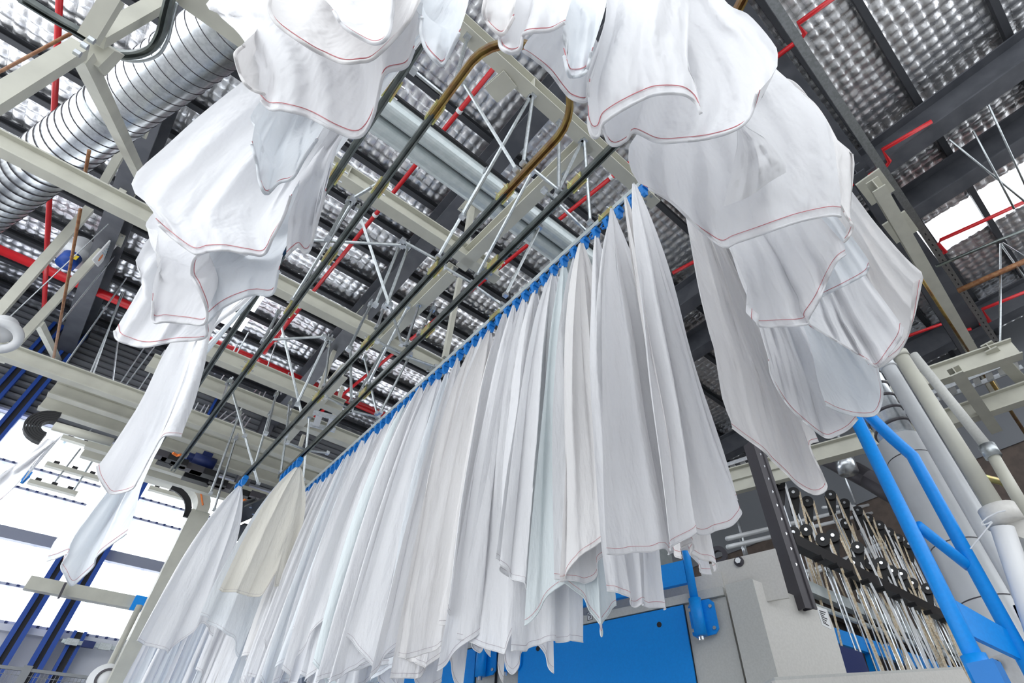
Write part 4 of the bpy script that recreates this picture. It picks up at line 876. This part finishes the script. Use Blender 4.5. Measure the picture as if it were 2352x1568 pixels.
mesh('foot_clamp', MB().box(xx(2238, 1560, 3.0) + A(0, -.06, 0), (.1, .1, .1)), 'blue_clip', t)
mesh('side_plate', MB().plate([xx(2326, 1390, 3.5), xx(2360, 1384, 3.5), xx(2360, 1470, 3.5), xx(2352, 1446, 3.5)], .02, (0, -1, 0)), 'blue', t)
# round duct with spiral neck
XD = 4.6
c = xx(2092, 1063, XD); e = xx(2036, 1063, XD); rad = np.linalg.norm((c - e)[:2]); cy = c[1]
cb = xx(2215, 1400, XD)
zj = xx(2075, 1010, XD)[2]
t = thing('round_duct', 'stout grey round duct with spiral galvanised neck beside the blue frame', 'duct', (XD, cy, 0))
mesh('duct_body', MB().tube([(XD, cy, 0), (XD, cy, zj)], rad, 40), 'duct_grey', t, smooth=True)
mesh('neck', MB().tube([(XD, cy, zj), (XD, cy, zj + 1.9)], rad * .86, 40), 'galv_bright', t, smooth=True)
hp = []
for i in range(9 * 30 + 1):
    k = i / 30; hp.append((XD + math.cos(k * 2 * math.pi) * (rad * .87), cy + math.sin(k * 2 * math.pi) * rad * .87, zj + .05 + k * .13))
mesh('spiral_seam', MB().tube(hp, .014, 6), 'dark_steel', t)
for z in (xx(2085, 1060, XD)[2], xx(2150, 1270, XD)[2], xx(2200, 1400, XD)[2]): mesh('joint_ring', MB().disc((XD, cy, z), (0, 0, 1), rad * 1.006, .008, 40), 'dark_steel', t)
def vpipe(label, px, X, r, m, top, bot=0.):
    q = xx(*px, X); tz = xx(*top, X)[2]
    t = thing('vertical_pipe', label, 'pipe', (q[0], q[1], bot), 'vertical pipes at the right')
    mesh('pipe_run', MB().tube([(q[0], q[1], bot), (q[0], q[1], tz)], r, 24), m, t, smooth=True)
    mesh('collar', MB().disc((q[0], q[1], tz), (0, 0, 1), r * 1.15, .05, 24), m, t, smooth=True)
    return t, q, tz
vpipe('silver vertical pipe directly right of the stout duct', (2222, 1150), 4.1, .055, 'duct_grey', (2040, 840))
vpipe('thin grey vertical pipe behind the silver one', (2245, 1140), 4.5, .05, 'galv', (2060, 830))
vpipe('second thin grey vertical pipe behind the silver one', (2262, 1165), 4.8, .045, 'duct_grey', (2070, 828))
vpipe('cream vertical pipe right of the silver pipes', (2236, 1084), 3.9, .05, 'cream', (2084, 808), xx(2295, 1165, 3.9)[2])
t = thing('inclined_pipe', 'inclined cream pipe with coupling leading off the right edge', 'pipe', xx(2352, 1180, 4.2))
mesh('upper_run', MB().tube([xx(2098, 815, 4.2), xx(2270, 1030, 4.2)], .034, 16), 'machine_grey', t, smooth=True)
mesh('coupling', MB().disc(xx(2274, 1036, 4.2), xx(2274, 1036, 4.2) - xx(2260, 1015, 4.2), .05, .09, 16), 'galv', t, smooth=True)
mesh('lower_run', MB().tube([xx(2278, 1042, 4.2), xx(2380, 1215, 4.2)], .036, 16), 'cream', t, smooth=True)
pipe('hose', 'yellowed hose curving behind the pipes at the right', zpoly([(2210, 1098), (2250, 1094), (2300, 1106), (2340, 1135), (2365, 1180)], 2.6), .035, 'zinc_yellow', 'hose')
pipe('hose', 'greenish hose end at the right edge', zpoly([(2318, 1182), (2335, 1172), (2365, 1160)], 2.2), .035, 'zinc_yellow', 'hose')
t = thing('white_housing', 'white machine housing at the lower right edge', 'machine', xx(2320, 1400, 3.4) * A(1, 1, 0))
c = xx(2300, 1185, 3.4)
mesh('cap', MB().disc(c, (0, 0, 1), .085, .09, 24), 'machine_pale', t, smooth=True)
mesh('head_box', MB().plate([xx(2290, 1180, 3.4), xx(2330, 1192, 3.4), xx(2420, 1175, 3.4), xx(2420, 1260, 3.4), xx(2335, 1230, 3.4), xx(2312, 1230, 3.4)], .3, (1, .2, 0)), 'machine_pale', t)
mesh('arm_tube', MB().tube([xx(2302, 1212, 3.35), xx(2350, 1350, 3.35), xx(2420, 1560, 3.35)], .05, 18), 'white_paint', t, smooth=True)
mesh('cross_tube', MB().tube([xx(2318, 1235, 3.6), xx(2420, 1218, 3.6)], .05, 16), 'white_paint', t, smooth=True)
mesh('front_cover', MB().plate([xx(2325, 1245, 3.7), xx(2420, 1230, 3.7), xx(2440, 1500, 3.7), xx(2400, 1480, 3.7)], .3, (1, .2, 0)), 'machine_pale', t)
tie = [(2318, 1180), (2298, 1176), (2272, 1184), (2258, 1196), (2252, 1206), (2256, 1204), (2278, 1192), (2270, 1205), (2230, 1258)]
mesh('cable_tie', MB().tube([xx(x, y, 3.25) for x, y in [(2310, 1172), (2292, 1176), (2268, 1188), (2254, 1200), (2256, 1206), (2270, 1202), (2278, 1197)]], .0035, 6), 'white_paint', label='loose white cable tie around the housing cap', cat='cable tie')
mesh('cable_tie', MB().tube([xx(x, y, 3.25) for x, y in [(2279, 1199), (2255, 1228), (2229, 1260)]], .0035, 6), 'white_paint', label='long straight tail of white cable tie', cat='cable tie')
t = thing('bracket_plate', 'pale bracket plate with bolt at the foot of the blue frame', 'bracket', xx(2290, 1530, 3.6))
mesh('plate', MB().plate([xx(2255, 1512, 3.6), xx(2310, 1500, 3.6), xx(2345, 1590, 3.6), xx(2262, 1600, 3.6)], .03, (.3, -1, 0)), 'machine_pale', t)
mesh('bolt', MB().disc(xx(2286, 1528, 3.58), (-1, -.5, 0), .025, .04, 8), 'dark_steel', t)

# ------------------------------------------------------------------ far left: blue columns, portal, conveyors, lamp, sign, fence
def wcol(label, x, za, zb, y=YW - .22, w=.075):
    t = thing('blue_column', label, 'column', (x, y, max(0, CZ + za)), 'blue wall columns')
    for e in (-1, 1): mesh('channel', MB().bar((x + e * .075, y, max(0, CZ + za)), (x + e * .075, y, CZ + zb), w, .1, up=(0, 1, 0)), 'blue_dark', t)
    mesh('dark_web', MB().bar((x, y + .03, max(0, CZ + za)), (x, y + .03, CZ + zb), .09, .03, up=(0, 1, 0)), 'ink', t)
wcol('left blue column of the pair in front of the window wall', -.08, -1.3, 4.7)
wcol('right blue column of the pair in front of the window wall', .38, -1.3, 6.3)
wcol('short blue column right of the pair, low on the white wall', .72, -1.3, 3.1, w=.05)
wcol('left dark blue upright high on the ribbed wall', -2.5, 5.4, 8.7, w=.06)
wcol('right dark blue upright high on the ribbed wall', -2.07, 5.4, 8.7, w=.06)
wcol('blue upright seen through the rails, near the red main', .95, 6.7, 8.6, w=.05)
t = thing('portal_frame', 'grey green portal frame with rounded corner before the window wall', 'frame', yy(384, 1400, 11) * A(1, 1, 0))
xa = yy(420, 1260, 11.)[0]
zt_ = yy(438, 1172, 11)[2]
mesh('upright', MB().box((xa, 11., zt_ / 2), (.3, .2, zt_)), 'cream', t)
pts = [(xa, 11, zt_ - .02)] + [(xa - .42 + .42 * math.cos(q), 11, zt_ + .42 * math.sin(q)) for q in np.linspace(.15, math.pi / 2, 8)] + [(xa - 1.6, 11, zt_ + .42)]
mesh('curved_corner', MB().sweep([(-.1, -.15), (.1, -.15), (.1, .15), (-.1, .15)], pts, up=(0, 1, 0)), 'cream', t)
mesh('black_chain', MB().sweep([(-.05, -.02), (.05, -.02), (.05, .02), (-.05, .02)], [A(*p) + A(-.18, -.05, -.14) for p in pts[:9]], up=(0, 1, 0)), 'black', t)
mesh('orange_cable', MB().tube([yy(455, 1110, 10.8), yy(462, 1135, 10.8), yy(466, 1160, 10.8)], .015, 6), 'orange', t)
t = thing('cross_conveyor', 'long cream cross conveyor loaded with black drives and a blue motor', 'conveyor', (1.2, 9.9, CZ + 4.6))
for y, m, hh in ((9.75, 'cream', .16), (10.1, 'cream', .14)): mesh('side_beam', MB().bar((-.6, y, CZ + 4.68), (3.2, y, CZ + 4.68), .1, hh), m, t)
for k, (x, y) in enumerate([(372, 1045), (392, 1052), (412, 1062), (440, 1075), (470, 1085), (500, 1108), (524, 1120), (452, 1100), (560, 1135), (590, 1140), (380, 1060), (612, 1150)]):
    p = zz(x, y, 4.55); mesh('drive_unit', MB().box(p, (RNG.uniform(.15, .4), .14, .1)), 'black' if k % 3 else 'dark_steel', t)
p = zz(468, 1060, 4.75); mo = mesh('motor', MB().tube([p - A(.16, 0, 0), p + A(.16, 0, 0)], .1, 16), 'navy', t, smooth=True)
mesh('motor_cap', MB().disc(p - A(.2, 0, 0), (1, 0, 0), .07, .08, 12), 'navy', mo); mesh('terminal_box', MB().box(p + A(0, -.02, .1), (.14, .12, .08)), 'navy', mo)
for k, (x, y) in enumerate([(397, 1040), (560, 1147), (620, 1160)]):
    mesh('orange_cable', MB().tube([zz(x, y, 4.4), zz(x + 10, y + 6, 4.4), zz(x + 18, y + 4, 4.4)], .02, 6), 'orange', t)
# black sorter plates at the rail ends
t = thing('rail_switch', 'black riveted rail switch plates behind the ivory sheet', 'rail switch', zz(560, 1190, 3.3))
for k, q in enumerate(([(505, 1175), (585, 1145), (600, 1180), (520, 1215)], [(470, 1250), (560, 1205), (590, 1215), (500, 1270)], [(560, 1165), (640, 1130), (640, 1155), (570, 1190)])):
    pts = [zz(x, y, 3.8 - .05 * k) for x, y in q]; pp_ = mesh('switch_plate', MB().plate(pts, .03, (0, 0, 1)), 'black', t)
    for i in range(4):
        c = pts[i] * .6 + sum(pts) / 4 * .4; mesh('rivet', MB().disc(c - A(0, 0, .005), (0, 0, 1), .02, .02, 8), 'chrome', pp_)
t = thing('chain_wheel_guide', 'black ribbed cable chain coil at the left end of the conveyor', 'cable chain', zz(75, 980, 4.4))
for k in range(6):
    r = .1 + k * .026; c = zz(116, 984, 4.4)
    mesh('chain_loop', MB().sweep([(-.012, -.05), (.012, -.05), (.012, .05), (-.012, .05)], [c + A(-r * 1.15 * math.sin(q), 0, r * math.cos(q)) for q in np.linspace(.0, math.pi, 12)], up=(0, 1, 0)), 'rubber', t)
mesh('carrier_tube', MB().tube([zz(124, 978, 4.4), zz(258, 1016, 4.4)], .06, 12), 'cream', t, smooth=True)
for lab, p, q, h in (('white conveyor arm above the window wall, upper', (105, 1065), (232, 1098), 5.2), ('white conveyor arm above the window wall, lower', (65, 1105), (175, 1137), 5.2), ('cream channel below the cable chain', (142, 1003), (250, 1036), 4.9), ('dark bar right of the trailing sheet before the windows', (342, 1120), (440, 1148), 5.0)):
    a = yy(*p, 11.8); b = yy(*q, 11.8); b[2] = a[2]
    t = thing('transfer_conveyor', lab, 'conveyor', a, 'arms before the window wall')
    mesh('arm', MB().bar(a, b, .1, .07), 'cream', t)
    for k in range(3): mesh('bracket', MB().box(a + (b - a) * (.15 + .33 * k) + A(0, 0, .06), (.08, .06, .06)), 'black', t)
for i, (p, q) in enumerate((((185, 1030), (122, 1112)), ((225, 1038), (170, 1126)), ((250, 900 + 36), (205, 992)))):
    a = yy(*p, 11.8); b = yy(*q, 11.8)
    tag(mesh('hanger_rod', MB().tube([a, b], .014, 6), 'galv'), 'thin dark hanger rod before the window panes, %s from the left' % ordn(i + 1), 'rod', 'window hanger rods')
a = yy(62, 1338, 12.4); b = yy(388, 1400, 12.4); b[2] = a[2]
t = thing('hanging_bar', 'heavy cream bar hung low across the window wall with blue bracket', 'beam', a)
mesh('bar', MB().bar(a, b, .14, .2), 'cream', t)
mesh('blue_bracket', MB().box(yy(321, 1386, 12.3), (.22, .06, .24)), 'blue', t)
c = yy(321, 1390, 12.2); mesh('support_post', MB().tube([c, (c[0], 12.2, 0)], .05, 14), 'cream', t, smooth=True)
mesh('strap', MB().bar(yy(150, 1340, 12.2), yy(135, 1372, 12.2), .03, .14), 'dark_steel', t)
t = thing('mesh_fence', 'low grey wire mesh fence along the far bottom left', 'fence', (0, 11.5, 0))
a = yy(-20, 1527, 11.5); b = yy(230, 1560, 11.5); zf = (a[2] + b[2]) / 2
mesh('top_rail', MB().bar((a[0] - .5, 11.5, zf), (b[0] + .4, 11.5, zf), .04, .04), 'mesh_fence', t)
wv = MB()
for x in np.arange(a[0] - .5, b[0] + .4, .045): wv.bar((x, 11.5, 0), (x, 11.5, zf), .006, .006, up=(0, 1, 0))
for z in np.arange(.15, zf, .2): wv.bar((a[0] - .5, 11.5, z), (b[0] + .4, 11.5, z), .006, .006)
mesh('wire_infill', wv, 'mesh_fence', t, kind='stuff')
px2 = yy(60, 1540, 11.5)[0]; mesh('fence_post', MB().box((px2, 11.5, zf / 2 + .02), (.1, .06, zf + .06)), 'mesh_fence', t)
t = thing('fan_drive', 'white round drive housing with navy box at the bottom left', 'drive', yy(245, 1560, 11.3))
c = yy(240, 1562, 11.3); mesh('drum', MB().disc(c, (.3, 1, 0), .2, .2, 24), 'white_paint', t, smooth=True); mesh('navy_box', MB().box(yy(268, 1546, 11.3), (.24, .2, .14)), 'navy', t)
mesh('hub_ring', MB().disc(c - A(0, .11, 0), (.3, 1, 0), .14, .02, 24, .11), 'dark_steel', t)
t = thing('wall_conduit_rail', 'small rail with fittings on the white wall below the panes', 'rail', yy(145, 1470, 13.2))
mesh('rail', MB().bar(yy(142, 1471, 13.2), yy(322, 1497, 13.2), .05, .06), 'galv_dull', t)
for k in range(4): mesh('fitting', MB().box(yy(165 + k * 38, 1474 + k * 5.5, 13.15), (.18, .06, .1)), 'navy' if k == 1 else 'galv', t)
# high-bay lamp, sign and motor at the left
t = thing('bay_lamp', 'white round bay lamp at the left edge', 'lamp', zz(8, 765, 4.6))
c = zz(-4, 770, 4.6)
mesh('reflector', MB().disc(c, (.2, -.5, -.8), .22, .07, 24, .13), 'white_paint', t, smooth=True); mesh('housing', MB().disc(c + A(-.04, .1, .16), (.2, -.5, -.8), .13, .25, 20), 'white_paint', t, smooth=True)
mesh('hanging_chain', MB().tube([c + A(0, .05, .2), zz(17, 733, 5.2), zz(249, 514, 6.8)], .008, 5), 'galv', t)
p4 = [xx(x, y, -2.16 + .0) for x, y in ((191, 587), (233, 542), (250, 555), (205, 603))]
sn = unit(np.cross(p4[1] - p4[0], p4[3] - p4[0])); sn = sn if sn @ (A(0, 0, CZ) - p4[0]) > 0 else -sn
p4 = [p + sn * .12 for p in p4]
sg_ = mesh('notice_sign', MB().plate(p4, .02, sn), 'label_white', label='white notice sign with red spot fixed to the lower brace', cat='sign')
WLOC[sg_.name] = tuple(sg_.location)
cc = p4[0] * .55 + p4[2] * .25 + p4[3] * .2
mesh('red_spot', MB().disc(cc + sn * .024, sn, .07, .004, 16), 'orange', sg_)
for k in range(5):
    f = .45 + .1 * k; a_ = p4[0] + (p4[1] - p4[0]) * f; b_ = p4[3] + (p4[2] - p4[3]) * f
    mesh('print_line', MB().bar(a_ + (b_ - a_) * .2 + sn * .023, a_ + (b_ - a_) * .8 + sn * .023, .02, .004, up=tuple(sn)), 'seam', sg_)
t = thing('fan_motor', 'grey extractor cowl with blue motor beneath the long beam', 'motor', xx(175, 590, -2.0))
c = xx(176, 580, -2.5); mesh('cowl', MB().tube([c + A(0, 0, .25), c, c - A(0, 0, .12)], [.2, .24, .32], 20), 'duct_grey', t, smooth=True); mesh('motor', MB().tube([c - A(0, 0, .12), c - A(0, 0, .36)], .15, 16), 'blue_dark', t, smooth=True)
mesh('tag', MB().box(c + A(.06, -.16, -.24), (.1, .01, .1)), 'yellow', t)
# pale glow of daylight is left to sky, sun and the hall's open left side and the gap over the added rear wall
for o in list(bpy.data.objects):
    if o.type == 'MESH' and o.parent is None and 'category' not in o and 'kind' not in o: print('untagged', o.name)
